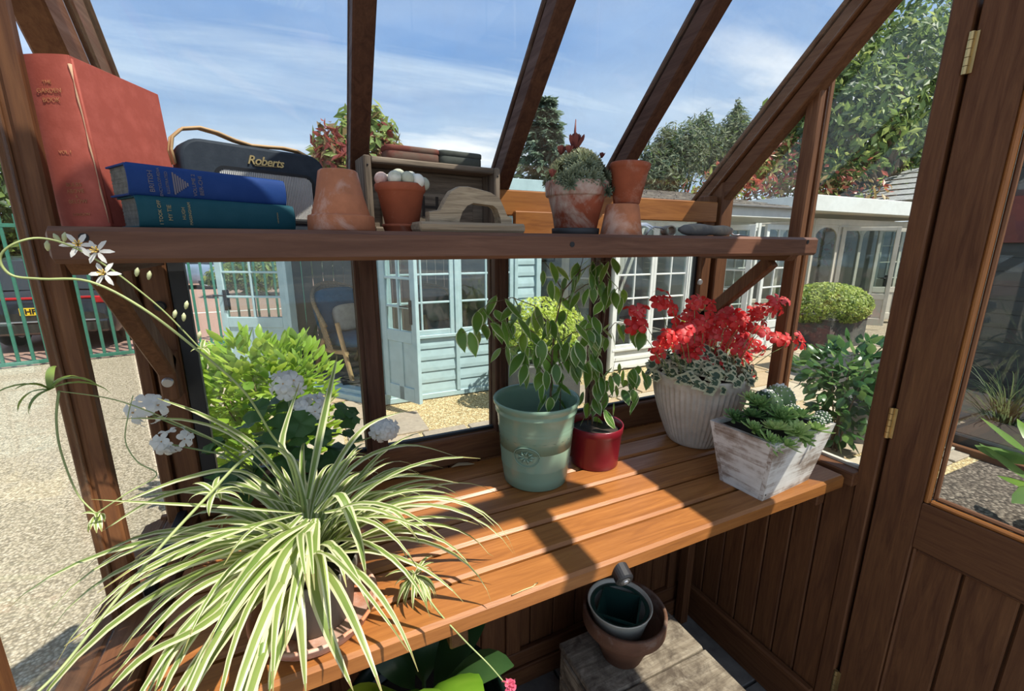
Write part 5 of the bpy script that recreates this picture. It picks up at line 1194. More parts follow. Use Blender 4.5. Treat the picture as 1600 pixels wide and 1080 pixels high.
# --- pale blue summerhouse with its corner doorway open
hb = thing('summerhouse', 'pale blue summerhouse with open glazed doors and a wicker chair inside', 'building', (1.2, 5.8, 0)); IB = Matrix.Translation((-1.2, -5.8, 0))
A_, B_, C_ = (-0.20, 5.74), (0.68, 4.68), (2.56, 4.68)
Mf, Lf = frame2(B_, C_); Mf = IB @ Mf
ZF = 0.12
solid(hb, Mf, (0, -0.03, 0.0), (Lf, 0.05, 0.06), PBLUE, 'base_rail')
shiplap(hb, Mf, 0.05, Lf-0.06, 0.06, 0.70, PBLUE, 0.130)
solid(hb, Mf, (0, -0.04, 0.70), (1.58, 0.05, 0.735), PBLUE, 'window_sill')
solid(hb, Mf, (0.0, 0.013, 0.0), (Lf, 0.035, 0.70), INNER, 'lining')
for xa, xb in ((0.06, 0.80), (0.83, 1.53)): glazed(hb, Mf, xa, xb, 0.735, 2.05, 2, 4, PBLUE, 'window', 0.055, 0.022)
for x in (0.0, 0.80, 1.53): solid(hb, Mf, (x, -0.035, 0.06), (x+0.045, 0.05, 2.15), PBLUE, 'post')
shiplap(hb, Mf, 1.58, Lf-0.06, 0.70, 2.08, PBLUE, 0.130); solid(hb, Mf, (1.58, 0.013, 0.70), (Lf-0.06, 0.035, 2.1), INNER, 'lining')
solid(hb, Mf, (Lf-0.065, -0.04, 0.0), (Lf, 0.05, 2.15), PBLUE, 'corner_post')
solid(hb, Mf, (0, -0.03, 2.05), (Lf, 0.05, 2.2), PBLUE, 'head_rail')
Md, Ld = frame2(A_, B_); Md = IB @ Md
solid(hb, Md, (-0.03, -0.10, 0), (Ld+0.02, 0.03, ZF-0.05), PBLUE, 'step'); solid(hb, Md, (-0.03, -0.05, ZF-0.049), (Ld+0.02, 0.06, ZF), PBLUE, 'threshold')
for x in (0.0, Ld-0.055): solid(hb, Md, (x, -0.04, ZF), (x+0.055, 0.05, 2.15), PBLUE, 'door_post')
solid(hb, Md, (0, -0.03, 2.05), (Ld, 0.05, 2.2), PBLUE, 'head_rail')
Ms, Ls = frame2((-0.20, 7.7), A_); Ms = IB @ Ms
shiplap(hb, Ms, 0, Ls, 0.0, 2.2, PBLUE, 0.13); solid(hb, Ms, (0, 0.013, 0), (Ls, 0.035, 2.2), INNER, 'lining')
Mr, Lr = frame2(C_, (2.56, 7.7)); Mr = IB @ Mr
shiplap(hb, Mr, 0, Lr, 0.0, 2.2, PBLUE, 0.13); solid(hb, Mr, (0, 0.013, 0), (Lr, 0.035, 2.2), INNER, 'lining')
Mb, Lb = frame2((2.56, 7.7), (-0.20, 7.7)); Mb = IB @ Mb
for k in range(18): solid(hb, Mb, (k*Lb/18, 0.0, 0.1), ((k+1)*Lb/18-0.006, 0.02, 2.2), INNER, 'lining_board')
mb = MB().prism([V(-0.18, 5.76, ZF-0.01), V(0.70, 4.72, ZF-0.01), V(2.52, 4.72, ZF-0.01), V(2.52, 7.68, ZF-0.01), V(-0.18, 7.68, ZF-0.01)], V(0, 0, -0.08)); mb.xform(IB); part('floor_deck', mb, paint('grey_boards', (0.22, 0.20, 0.18), 0.7, 0.2, 10), hb)
ev = [V(-0.35, 7.9, 2.2), V(-0.35, 5.68, 2.2), V(0.60, 4.50, 2.2), V(2.75, 4.50, 2.2), V(2.75, 7.9, 2.2)]
mb = MB()
for i in range(4):
    p, q = ev[i], ev[i+1]; mb.beam(p+V(0, 0, 0.10), q+V(0, 0, 0.10), 0.025, 0.20, V(0, 0, 1), 0.004)
mb.xform(IB); part('fascia', mb, PBLUE, hb)
mb = MB(); ap = V(1.2, 6.3, 2.62); mb.add([p+V(0, 0, 0.2) for p in ev]+[ap], [(i, i+1, 5) for i in range(4)]+[(4, 0, 5), (0, 1, 2, 3, 4)]); mb.xform(IB); part('roof', mb, paint('grey_felt', (0.42, 0.46, 0.47), 0.8, 0.1, 10), hb)
def door_leaf(root, a, b, z0, z1, mat, handle_at=None, cols=2, rows=4, panel=0.62, fw=0.075):
    M, L = frame2(a, b); M = IB @ M
    f = glazed(root, M, 0, L, z0, z1, cols, rows, mat, 'door', fw, 0.024, 0, 0.045, panel)
    if handle_at is not None:
        mb = MB(); x = L*handle_at
        for sgn in (-1, 1): mb.box((x-0.02, sgn*0.026-0.004, z0+0.82), (x+0.02, sgn*0.026+0.004, z0+1.06), 0.002); mb.tube([V(x, sgn*0.03, z0+1.0), V(x, sgn*0.06, z0+1.0), V(x-0.11, sgn*0.06, z0+0.995)], 0.009, 8)
        mb.xform(M); part('handle', mb, IRON, f)
    return f
door_leaf(hb, (0.70, 4.66), (0.955, 4.20), ZF, 2.03, PBLUE, 0.86)
door_leaf(hb, (-0.93, 6.10), (-0.21, 5.74), ZF, 2.03, PBLUE, 0.10)
# things in the doorway
mt = tag(part('door_mat', MB().box((0.28, 5.18, ZF+0.001), (0.86, 5.52, ZF+0.016), 0.004), paint('black_mat', (0.02, 0.02, 0.02), 0.95)), 'black door mat inside the blue summerhouse doorway', 'mat')
def wicker_chair(label, loc, rz, cushion):
    t = thing('wicker_chair', label, 'chair', loc, rz); WK = paint('wicker', (0.34, 0.24, 0.13), 0.8, 0.3, 80); OAK = paint('pale_oak', (0.48, 0.31, 0.15), 0.5, 0.15, 20)
    for sx in (-1, 1):
        part('leg', MB().beam(V(sx*0.30, -0.34, 0), V(sx*0.33, -0.20, 0.62), 0.035, 0.05, V(0, 1, 0), 0.008), OAK, t); part('leg', MB().beam(V(sx*0.27, 0.36, 0), V(sx*0.29, 0.12, 0.40), 0.035, 0.05, V(0, 1, 0), 0.008), OAK, t)
        part('seat_rail', MB().beam(V(sx*0.30, -0.30, 0.30), V(sx*0.28, 0.28, 0.27), 0.035, 0.045, V(0, 0, 1), 0.008), OAK, t)
    mb = MB(); n, m = 24, 8; vs = []
    for j in range(m+1):
        for i in range(n+1):
            a = math.pi*(i/n); k = j/m; top = 0.58+0.40*math.sin(a)**0.8; z = 0.30+(top-0.30)*k; r = 0.34+0.07*k; vs.append(V(r*math.cos(a), -0.12+0.46*math.sin(a)*(0.8+0.35*k), z))
    mb.add(vs, [(j*(n+1)+i, j*(n+1)+i+1, (j+1)*(n+1)+i+1, (j+1)*(n+1)+i) for j in range(m) for i in range(n)], 0, True)
    mb.tube([vs[m*(n+1)+i] for i in range(n+1)], 0.022, 8)
    for j in range(1, m):
        mb.tube([vs[j*(n+1)+i] for i in range(n+1)], 0.008, 5)
    part('wicker_shell', mb, WK, t)
    def cush(lo, hi, nm, mat, rot=0.0, c=None):
        lo, hi = V(*lo), V(*hi); cc = (lo+hi)/2; h = (hi-lo)/2; q = MB(); q.ball((0, 0, 0), 1, 20, 12); q.v = [(math.copysign(abs(x)**0.55, x)*h.x, math.copysign(abs(y)**0.55, y)*h.y, math.copysign(abs(z)**0.6, z)*h.z) for x, y, z in q.v]; q.xform(Matrix.Translation(cc) @ Matrix.Rotation(rot, 4, 'X')); part(nm, q, mat, t)
    cush((-0.29, -0.34, 0.32), (0.29, 0.26, 0.46), 'seat_cushion', cushion); cush((-0.30, 0.14, 0.42), (0.30, 0.30, 0.94), 'back_cushion', cushion, -0.25); cush((-0.17, 0.02, 0.46), (0.22, 0.13, 0.76), 'pillow', paint('linen', (0.52, 0.47, 0.40), 0.9), -0.3)
    return t
p = at_z(556, 578, ZF)
wicker_chair('wicker armchair with deep blue cushions inside the blue summerhouse', V(p.x, p.y, ZF), 0.55, paint('deep_blue_fabric', (0.03, 0.11, 0.21), 0.9, 0.15, 20)).scale = (1.12, 1.12, 1.12)
wicker_chair('wicker armchair seen through the closed blue summerhouse window', V(1.75, 6.3, ZF), 0.2, paint('deep_blue_fabric', (0.025, 0.075, 0.14), 0.9, 0.15, 20))

# --- white summerhouse with paned windows
hw = thing('summerhouse', 'white summerhouse with many paned windows and a mossy slate roof', 'building', (5.2, 5.6, 0)); IB = Matrix.Translation((-5.2, -5.6, 0))
def facade(root, a, b, z1, mat, spec, base=0.45, boards=True):
    M, L = frame2(a, b); M = IB @ M; n = len(spec)
    if base > 0:
        if boards: shiplap(root, M, 0, L, 0.02, base, mat, 0.12)
        else: solid(root, M, (0, -0.015, 0.02), (L, 0.02, base), mat, 'panel')
        solid(root, M, (0, 0.013, 0), (L, 0.04, base), mat, 'lining'); solid(root, M, (-0.01, -0.045, base), (L+0.01, 0.05, base+0.035), mat, 'window_sill')
    x = 0
    for (w, c, r, arch) in spec:
        glazed(root, M, x*L, (x+w)*L, base+0.035 if base > 0 else 0.04, z1, c, r, mat, 'window' if base > 0 else 'door', 0.05, 0.022, 0, 0.05, 0 if base > 0 else 0.5, arch); x += w
    for xx in (0, L): solid(root, M, (xx-0.035, -0.04, 0), (xx+0.035, 0.05, z1+0.1), mat, 'post')
    solid(root, M, (0, -0.03, z1), (L, 0.05, z1+0.12), mat, 'head_rail')
facade(hw, (2.80, 5.55), (3.62, 4.74), 2.0, PGREY, [(0.5, 1, 2, False), (0.5, 1, 2, False)], 0.0)
facade(hw, (3.70, 4.70), (4.98, 4.70), 2.0, PWHITE, [(0.5, 2, 5, False), (0.5, 2, 5, False)], 0.28)
facade(hw, (4.98, 4.70), (5.75, 5.35), 2.0, PWHITE, [(1.0, 3, 5, False)], 0.28)
facade(hw, (5.75, 5.35), (7.25, 5.35), 2.0, PWHITE, [(0.5, 3, 5, False), (0.5, 3, 5, False)], 0.28)
M, L = frame2((7.25, 5.35), (7.25, 8.2)); M = IB @ M; shiplap(hw, M, 0, L, 0, 2.1, PWHITE, 0.13)
M, L = frame2((2.80, 8.2), (2.80, 5.55)); M = IB @ M; shiplap(hw, M, 0, L, 0, 2.1, PWHITE, 0.13)
M, L = frame2((7.25, 8.2), (2.80, 8.2)); M = IB @ M
for k in range(16): solid(hw, M, (k*L/16, 0, 0.05), ((k+1)*L/16-0.008, 0.02, 2.1), INNER, 'lining_board')
mb = MB().cube((2.85, 5.4, 0.02), (7.2, 8.2, 0.05)); mb.xform(IB); part('floor_deck', mb, paint('grey_boards', (0.22, 0.20, 0.18), 0.7, 0.2, 10), hw)
solid(hw, IB, (2.82, 4.44, 2.10), (7.15, 4.47, 2.25), PWHITE, 'fascia'); solid(hw, IB, (2.82, 4.47, 2.095), (7.15, 5.4, 2.11), PWHITE, 'soffit'); solid(hw, IB, (7.12, 4.44, 2.08), (7.15, 8.4, 2.27), PWHITE, 'fascia')
solid(hw, IB, (2.82, 4.38, 2.235), (7.2, 4.44, 2.262), paint('grey_gutter', (0.16, 0.16, 0.16), 0.6), 'gutter')
roof_slates(hw, IB, 2.82, 7.18, 4.42, 2.25, 6.4, 2.66, SLATE, 7, 0.5, 0.9)
mb = MB().prism([V(2.9, 4.5, 2.245), V(7.1, 4.5, 2.245), V(6.3, 6.38, 2.63), V(3.1, 6.38, 2.63)], V(0, 0, -0.02)); mb.xform(IB); part('roof_deck', mb, PGREY, hw)
mb = MB(); mb.add([V(2.82, 8.4, 2.25), V(7.18, 8.4, 2.25), V(6.3, 6.4, 2.64), V(3.1, 6.4, 2.64)], [(0, 1, 2, 3)]); mb.xform(IB); part('roof_back', mb, SLATE, hw)
door_leaf(hw, (5.55, 5.15), (5.95, 4.42), 0.05, 2.0, PWHITE, None, 2, 5, 0.35)
door_leaf(hw, (6.35, 4.55), (7.05, 4.62), 0.05, 2.02, PWHITE, None, 2, 5, 0.35)
# things glimpsed in it
tb_ = thing('side_table', 'low table with a white cloth behind the white paned windows', 'table', (4.3, 6.2, 0.05)); part('cloth', MB().box((-0.5, -0.3, 0.02), (0.5, 0.3, 0.55), 0.02), PWHITE, tb_)
pic = thing('framed_picture', 'small framed picture on the back wall of the white summerhouse', 'picture', (4.55, 8.13, 1.55)); part('frame', MB().box((-0.25, -0.02, -0.2), (0.25, 0.01, 0.2), 0.004), IRON, pic); part('print', MB().box((-0.21, -0.024, -0.16), (0.21, -0.019, 0.16), 0.001), paint('pale_print', (0.42, 0.44, 0.42), 0.7), pic)

# --- cream summerhouse with arched doors
hc = thing('summerhouse', 'cream summerhouse with arched glass doors and a deep white fascia', 'building', (11.0, 6.6, 0)); IB = Matrix.Translation((-11.0, -6.6, 0))
facade(hc, (8.1, 6.2), (9.4, 5.7), 2.12, PCREAM, [(0.5, 1, 1, True), (0.5, 1, 1, True)], 0.0)
facade(hc, (9.4, 5.7), (13.6, 5.7), 2.12, PCREAM, [(0.2, 1, 1, True), (0.2, 1, 1, True), (0.2, 1, 1, True), (0.2, 2, 4, False), (0.2, 2, 4, False)], 0.0)
door_leaf(hc, (10.3, 5.66), (11.0, 4.95), 0.05, 2.08, PCREAM, 0.9, 1, 1, 0.55); door_leaf(hc, (11.6, 5.62), (12.75, 5.1), 0.05, 2.08, PCREAM, None, 2, 1, 0.62)
solid(hc, IB, (8.7, 5.30, 2.34), (14.2, 5.34, 2.62), PWHITE, 'fascia'); solid(hc, IB, (8.7, 5.345, 2.34), (8.74, 8.6, 2.62), PWHITE, 'fascia'); solid(hc, IB, (8.7, 5.345, 2.33), (14.2, 8.6, 2.36), PCREAM, 'soffit'); solid(hc, IB, (8.7, 5.34, 2.60), (14.2, 8.6, 2.63), PWHITE, 'roof')
solid(hc, IB, (8.2, 8.4, 0), (14, 8.45, 2.3), INNER, 'back_wall'); solid(hc, IB, (13.95, 5.75, 0), (14.0, 8.4, 2.3), INNER, 'end_wall'); solid(hc, IB, (8.1, 6.25, 0), (8.15, 8.4, 2.3), INNER, 'end_wall'); solid(hc, IB, (8.2, 5.9, 0.0), (14, 8.4, 0.04), PGREY, 'floor_deck')
h3 = thing('gazebo', 'slate hipped gazebo roof showing beyond the cream summerhouse', 'building', (17.0, 7.5, 0)); IB = Matrix.Translation((-17.0, -7.5, 0))
for i in range(6):
    f0, f1 = i/6, (i+1)/6; w0, w1 = 2.2*(1-f0)+0.1, 2.2*(1-f1)+0.1; z0, z1 = 2.9+1.1*f0, 2.9+1.1*f1; mb = MB()
    a = [V(sx*w0, sy*w0, z0) for sx, sy in ((-1, -1), (1, -1), (1, 1), (-1, 1))]; b = [V(sx*w1, sy*w1, z1-0.03) for sx, sy in ((-1, -1), (1, -1), (1, 1), (-1, 1))]
    mb.add(a+b, [(k, (k+1) % 4, 4+(k+1) % 4, 4+k) for k in range(4)]); part('slate_course', mb, paint('pale_slate', (0.34, 0.35, 0.36), 0.7, 0.2, 12), h3)
for sx, sy in ((-1, -1), (1, -1), (1, 1), (-1, 1)): part('post', MB().box((sx*2-0.06, sy*2-0.06, 0), (sx*2+0.06, sy*2+0.06, 2.95), 0.01), PWHITE, h3)

# ------------------------------------------------------------------ fence and cars
GRN = paint('green_steel', (0.035, 0.17, 0.12), 0.45, 0.1, 20)
fe = thing('metal_fence', 'green metal railing fence between the gravel and the car park', 'fence', (-2.55, 8.5, 0)); f0 = V(-7.0, 7.75, 0); f1 = V(0.35, 9.0, 0); fd = (f1-f0).normalized(); fo = V(2.55, -8.5, 0)
for z in (0.05, 1.93): part('rail', MB().beam(f0+fo+V(0, 0, z), f1+fo+V(0, 0, z), 0.045, 0.05, V(0, 0, 1), 0.003), GRN, fe)
pm = MB().box((-0.018, -0.018, 0.0), (0.018, 0.018, 2.05), 0.004).mesh('paling', [GRN]); L = (f1-f0).length
for i in range(int(L/0.15)): link('paling', pm, fe, f0+fo+fd*(i*0.15)+V(0, 0, 0.03), (0, 0, math.atan2(fd.y, fd.x)))
pm2 = MB().box((-0.04, -0.04, 0.0), (0.04, 0.04, 2.15), 0.006).mesh('post', [GRN])
for d in (1.9, 4.95): link('post', pm2, fe, f0+fo+fd*d+V(0, 0.05, 0), (0, 0, math.atan2(fd.y, fd.x)))
def car(label, loc, rz, body, plate=None):
    t = thing('car', label, 'car', loc, rz); W2 = 0.90
    # side outline, y = 0 at the rear bumper, forward positive
    low = [(0.00, 0.42), (-0.05, 0.60), (0.02, 0.92), (0.10, 1.00)]
    secs = [(-0.04, 0.36, 0.62, 0.84), (0.0, 0.28, 0.95, 0.87), (0.25, 0.24, 1.00, 0.90), (1.2, 0.22, 0.98, 0.92), (2.4, 0.22, 0.97, 0.92), (3.2, 0.22, 0.95, 0.90), (4.1, 0.24, 0.80, 0.84), (4.3, 0.34, 0.62, 0.74)]
    mb = MB(); n = 0; rings = []
    for (y, z0, z1, w) in secs:
        rings.append([V(-w+0.06, y, z0), V(-w, y, z0+0.14), V(-w, y, (z0+z1)/2), V(-w+0.05, y, z1-0.04), V(-w+0.16, y, z1), V(0, y, z1+0.03), V(w-0.16, y, z1), V(w-0.05, y, z1-0.04), V(w, y, (z0+z1)/2), V(w, y, z0+0.14), V(w-0.06, y, z0)])
    k = 11; vs = [p for r in rings for p in r]
    mb.add(vs, [(i*k+j, i*k+(j+1) % k, (i+1)*k+(j+1) % k, (i+1)*k+j) for i in range(len(rings)-1) for j in range(k)], 0, True); mb.add(rings[0], [tuple(range(k-1, -1, -1))]); mb.add(rings[-1], [tuple(range(k))])
    part('body', mb, body, t)
    cab = [(0.06, 0.98, 0.80, 0), (0.40, 1.42, 0.66, 0), (0.75, 1.50, 0.64, 1), (1.9, 1.50, 0.64, 1), (2.9, 0.97, 0.78, 0)]
    mb = MB(); rr = [[V(-w, y, z), V(-w*0.6, y, z+0.015), V(w*0.6, y, z+0.015), V(w, y, z)] for (y, z, w, _) in cab]; vs = [p for r in rr for p in r]
    mb.add(vs, [(i*4+j, i*4+j+1, i*4+j+5, i*4+j+4) for i in (1, 2) for j in range(3)], 0, True)
    part('roof', mb, body, t); dark = paint('car_window', (0.02, 0.025, 0.03), 0.08, 0.05, spec=0.8)
    mb = MB(); mb.add(vs, [(0, 1, 5, 4), (1, 2, 6, 5), (2, 3, 7, 6), (12, 13, 17, 16), (13, 14, 18, 17), (14, 15, 19, 18)], 0, True)
    for s in (0, 3): mb.add([rr[i][s] for i in range(5)]+[V(rr[4][s].x*1.08, 2.9, 0.95), V(rr[0][s].x*1.1, 0.06, 0.96)], [tuple(range(7))])
    part('windows', mb, dark, t)
    red = paint('tail_lamp_red', (0.45, 0.015, 0.02), 0.25, 0.1)
    for sx in (-1, 1): part('tail_light', MB().box((sx*0.84-0.16, -0.035, 0.76), (sx*0.84+0.05, 0.10, 0.88), 0.02), red, t); part('reflector', MB().box((sx*0.66-0.12, -0.06, 0.40), (sx*0.66+0.12, -0.03, 0.45), 0.01), red, t)
    part('tail_bar', MB().box((-0.70, -0.03, 0.845), (0.70, 0.02, 0.885), 0.01), red, t); part('bumper', MB().box((-0.84, -0.09, 0.30), (0.84, 0.02, 0.50), 0.03), body, t); part('chrome_strip', MB().box((-0.7, -0.10, 0.49), (0.7, -0.04, 0.51), 0.005), STEEL, t)
    for sx in (-1, 1):
        for y in (0.75, 3.45):
            w = MB(); w.lathe([(0.20, -0.1), (0.30, -0.1), (0.325, -0.07), (0.325, 0.07), (0.30, 0.1), (0.20, 0.1)], 24); w.lathe([(0, -0.06), (0.20, -0.09)], 12, mat=1); w.lathe([(0.20, 0.09), (0, 0.06)], 12, mat=1); w.xform(Matrix.Translation((sx*0.80, y, 0.325)) @ Matrix.Rotation(math.pi/2, 4, 'Y')); part('wheel', w, [BLACK, STEEL], t)
    if plate:
        pl = part('number_plate', MB().box((-0.26, -0.055, 0.60), (0.26, -0.045, 0.72), 0.004), paint('yellow_plate', (0.85, 0.58, 0.03), 0.4, 0.02), t)
        o = link('lettering', text_mesh(plate, 0.115, BLACK, extrude=0.002, bold=0.003), pl); o.matrix_local = basis(V(1, 0, 0), V(0, 0, 1), V(-0.095, -0.058, 0.66))
    return t
car('black hatchback with a yellow rear plate parked behind the green fence', (-3.84, 9.45, -0.02), math.radians(-4), paint('black_car_paint', (0.012, 0.013, 0.016), 0.15, 0.02, spec=0.6, coat=1.0), 'HF6')
car('silver blue car parked far off beside the round car park hedge', (-2.4, 20.6, -0.02), math.radians(75), paint('silver_blue_paint', (0.22, 0.30, 0.42), 0.25, 0.05, coat=1.0, metal=0.3))

# ------------------------------------------------------------------ foliage
def crown_mesh(nm, blobs, n, size, mats, seed, aspect=0.5, shell=0.55, droop=0.0, cone=False, fold=False):
    """leaves scattered through blobs (centre, radii); more towards the outside"""
    rnd = random.Random(seed); mb = MB(); tot = sum(b[1][0]*b[1][2] for b in blobs)
    for (c, r) in blobs:
        k = int(n*r[0]*r[2]/tot); c = V(*c)
        for i in range(k):
            q = V(rnd.gauss(0, 1), rnd.gauss(0, 1), rnd.gauss(0, 1)).normalized(); rad = shell+(1-shell)*rnd.random()**0.7 if rnd.random() < 0.85 else rnd.random()
            p = c+V(q.x*r[0]*rad, q.y*r[1]*rad, q.z*r[2]*rad); nrm = (q+V(rnd.gauss(0, .7), rnd.gauss(0, .7), rnd.gauss(0.3, .6))).normalized()
            u = nrm.orthogonal().normalized(); u = (Quaternion(nrm, rnd.uniform(0, 6.28)) @ u); u = (u+V(0, 0, -droop)).normalized(); w = nrm.cross(u); s = size*rnd.uniform(0.6, 1.3); m_ = rnd.choices(range(len(mats)), weights=[3, 2, 1, 1][:len(mats)])[0]
            mb.add([p-u*s, p+w*s*aspect+nrm*s*0.12, p+u*s, p-w*s*aspect+nrm*s*0.12], [(0, 1, 2), (0, 2, 3)] if fold else [(0, 1, 2, 3)], m_)
    return mb.mesh(nm, mats)
def tree(nm, label, cat, loc, blobs, n, size, mats, seed, trunk=0.12, th=None, group=None, **kw):
    t = thing(nm, label, cat, loc, group=group); me = crown_mesh('crown', blobs, n, size, mats, seed, **kw); o = link('crown', me, t); o['kind'] = 'stuff'
    if trunk:
        top = max(b[0][2] for b in blobs); bx_ = sum(b[0][0] for b in blobs)/len(blobs); mb = MB(); mb.tube([V(0, 0, 0), V(bx_*0.3, 0, top*0.35), V(bx_*0.8, 0, top*0.7), V(bx_, 0, top)], [trunk, trunk*0.8, trunk*0.5, trunk*0.15], 8)
        for b in blobs: mb.tube([V(bx_*0.3, 0, top*0.35), V(*b[0])*0.7+V(0, 0, top*0.1), V(*b[0])], [trunk*0.45, trunk*0.3, trunk*0.08], 6)
        part('trunk', mb, STEMB, t)
    return t
TG1 = leaf('tree_leaf_mid', (0.07, 0.125, 0.03), (0.16, 0.23, 0.055), 0.35, 0.5, 3); TG2 = leaf('tree_leaf_dark', (0.025, 0.055, 0.02), (0.055, 0.10, 0.03), 0.3, 0.5, 3); TG3 = leaf('tree_leaf_light', (0.20, 0.27, 0.07), (0.33, 0.38, 0.11), 0.4, 0.5, 3)
GG1 = leaf('grey_green_needle', (0.13, 0.165, 0.10), (0.25, 0.28, 0.17), 0.3, 0.6, 3); GG2 = leaf('deep_needle', (0.05, 0.09, 0.06), (0.10, 0.155, 0.09), 0.25, 0.6, 3)
PR1 = leaf('photinia_red', (0.17, 0.035, 0.03), (0.36, 0.09, 0.06), 0.35, 0.4, 3); PR2 = leaf('photinia_bronze', (0.16, 0.11, 0.05), (0.28, 0.20, 0.08), 0.3, 0.4, 3)
def blob_at(px, py, Y, rx, ry, rz, o): c = at_y(px, py, Y)-Vector(o); return ((c.x, c.y, c.z), (rx, ry, rz))
def tree_px(nm, label, cat, Y, px0, specs, n, size, mats, seed, **kw):
    o = at_y(px0, 420, Y); o.z = -0.03; return tree(nm, label, cat, o, [blob_at(px, py, Y+dy, r, r, r*zz, o) for (px, py, dy, r, zz) in specs], n, size, mats, seed, **kw)
tree_px('photinia_tree', 'young photinia tree with red tips behind the first roof bar', 'tree', 9.5, 545, [(575, 225, 0, 0.65, 1.2), (582, 195, 0, 0.35, 1.0), (530, 250, 0, 0.55, 1.0), (600, 250, .2, 0.45, 1.0), (555, 290, 0, 0.9, 1.0)], 1500, 0.11, [TG1, TG3, PR2], 31, trunk=0.07)
tree_px('photinia_shrub', 'red leaved photinia shrub standing left of the first roof bar', 'shrub', 9.0, 525, [(515, 222, 0, 0.32, 1.1), (525, 250, 0, 0.42, 1.0), (600, 222, .4, 0.30, 1.2), (592, 240, .2, 0.35, 1.0)], 420, 0.13, [PR1, PR2, TG3], 32, trunk=0.05, aspect=0.35)
def conifer(label, px, top, bot, Y, w, n, seed, mats, size=0.10, tiers=15):
    o = at_y(px, 420, Y); o.z = -0.03; zt = at_y(px, top, Y).z; t = thing('conifer', label, 'tree', o); rnd = random.Random(seed); mb = MB()
    part('trunk', MB().tube([V(0, 0, 0), V(0, 0, zt*0.5), V(0, 0, zt)], [0.14, 0.09, 0.01], 8), STEMB, t)
    for i in range(n):
        f = rnd.random()**1.4; tier = int(f*tiers)/tiers; a = rnd.choice([k*0.9+tier*17 for k in range(7)])+rnd.gauss(0, 0.14); R = w*(1-0.0)*(tier*0.9+0.06)*rnd.uniform(0.75, 1.1); r = R*rnd.random()**0.6
        z = zt*(1-0.80*tier)+0.10-0.28*(r/max(w, .1))**1.3+rnd.gauss(0, 0.05); p = V(r*math.cos(a), r*math.sin(a), z); d = V(math.cos(a)*0.8+rnd.gauss(0, .4), math.sin(a)*0.8+rnd.gauss(0, .4), rnd.uniform(-0.9, 0.1)).normalized(); s = d.cross(V(rnd.gauss(0, .4), rnd.gauss(0, .4), 1)).normalized(); L = size*rnd.uniform(0.7, 1.5)
        mb.add([p, p+d*L*0.5+s*L*0.20, p+d*L, p+d*L*0.5-s*L*0.20], [(0, 1, 2, 3)], 0 if rnd.random() < 0.6 else 1)
    o2 = part('crown', mb, mats, t); o2['kind'] = 'stuff'; return t
conifer('drooping dark conifer rising behind the mounded succulents', 848, 162, 300, 14.0, 2.4, 6500, 41, [GG2, leaf('blue_needle', (0.12, 0.18, 0.14), (0.22, 0.29, 0.20), 0.25, 0.6, 3)], 0.26)
tree_px('leylandii_tree', 'soft grey green conifer nearest the third roof bar', 'tree', 12.5, 1055, [(1060, 245, 0, 1.0, 1.2), (1030, 270, 0, 0.9, 0.9), (1085, 225, 0, 0.7, 1.4), (1020, 285, .3, 1.3, 0.6), (1040, 225, 0, 0.45, 1.5), (1100, 205, 0, 0.35, 2.0), (1015, 250, 0, 0.4, 1.6)], 8000, 0.12, [GG1, GG2, TG1], 42, trunk=0.12, aspect=0.24, shell=0.3)
tree_px('leylandii_tree', 'taller grey green conifer with a thin spire behind the gable rafter', 'tree', 12.5, 1145, [(1145, 235, 0, 1.0, 1.3), (1150, 205, 0, 0.5, 1.8), (1152, 178, 0, 0.16, 3.4), (1120, 250, 0, 0.9, 1.0), (1180, 250, 0.3, 1.1, 1.0), (1120, 222, 0, 0.35, 1.8)], 8000, 0.12, [GG1, GG2, TG1], 43, trunk=0.12, aspect=0.24, shell=0.3)
tree_px('maple_tree', 'big leafy maple tree seen through the right gable glass', 'tree', 8.0, 1380, [(1330, 190, 0, 1.6, 1.0), (1400, 130, 0, 1.7, 1.0), (1460, 60, 0, 1.6, 1.1), (1390, 75, 0, 0.9, 1.0), (1300, 150, 0.4, 0.9, 0.9), (1340, 110, 0, 0.9, .8), (1440, 200, 0.8, 2.2, 1.0), (1360, 240, 1.0, 1.9, 0.9), (1250, 190, 1.5, 1.2, 1.0), (1500, 150, 0.5, 2.4, 1.4), (1280, 230, 1.6, 1.5, 0.9)], 15000, 0.135, [TG1, TG2, TG3], 44, trunk=0.22, aspect=0.45, droop=0.4)
tree_px('photinia_hedge', 'red and green photinia hedge above the summerhouse roofs', 'hedge', 9.2, 1240, [(1160, 275, 0, 1.0, 0.6), (1210, 262, 0, 1.1, 0.8), (1260, 272, 0.3, 1.3, 0.8), (1320, 282, .5, 1.4, 0.7), (1120, 292, 0, 0.9, 0.5), (1380, 290, .5, 1.6, 0.8), (1240, 330, 0, 2.4, 0.8)], 7000, 0.105, [PR2, PR1, TG1, TG3], 45, trunk=0.08, aspect=0.4)
tree_px('dark_tree', 'dark broadleaf tree behind the black car', 'tree', 17.5, -10, [(-10, 330, 0, 1.6, 1.3), (-60, 300, 0, 2.0, 1.4), (15, 370, 0, 1.1, 0.9), (90, 380, 1, 1.8, 0.8)], 3200, 0.16, [TG2, TG1], 46, trunk=0.15)
tree_px('car_park_hedge', 'clipped green hedge mound in the car park by the silver blue car', 'hedge', 17.0, 385, [(365, 432, 0, 0.8, 0.55), (400, 430, 0, 1.0, 0.6), (432, 430, 0, 0.7, 0.6), (345, 438, 0, 0.5, 0.45)], 2200, 0.11, [TG1, TG3, TG2], 47, trunk=0)
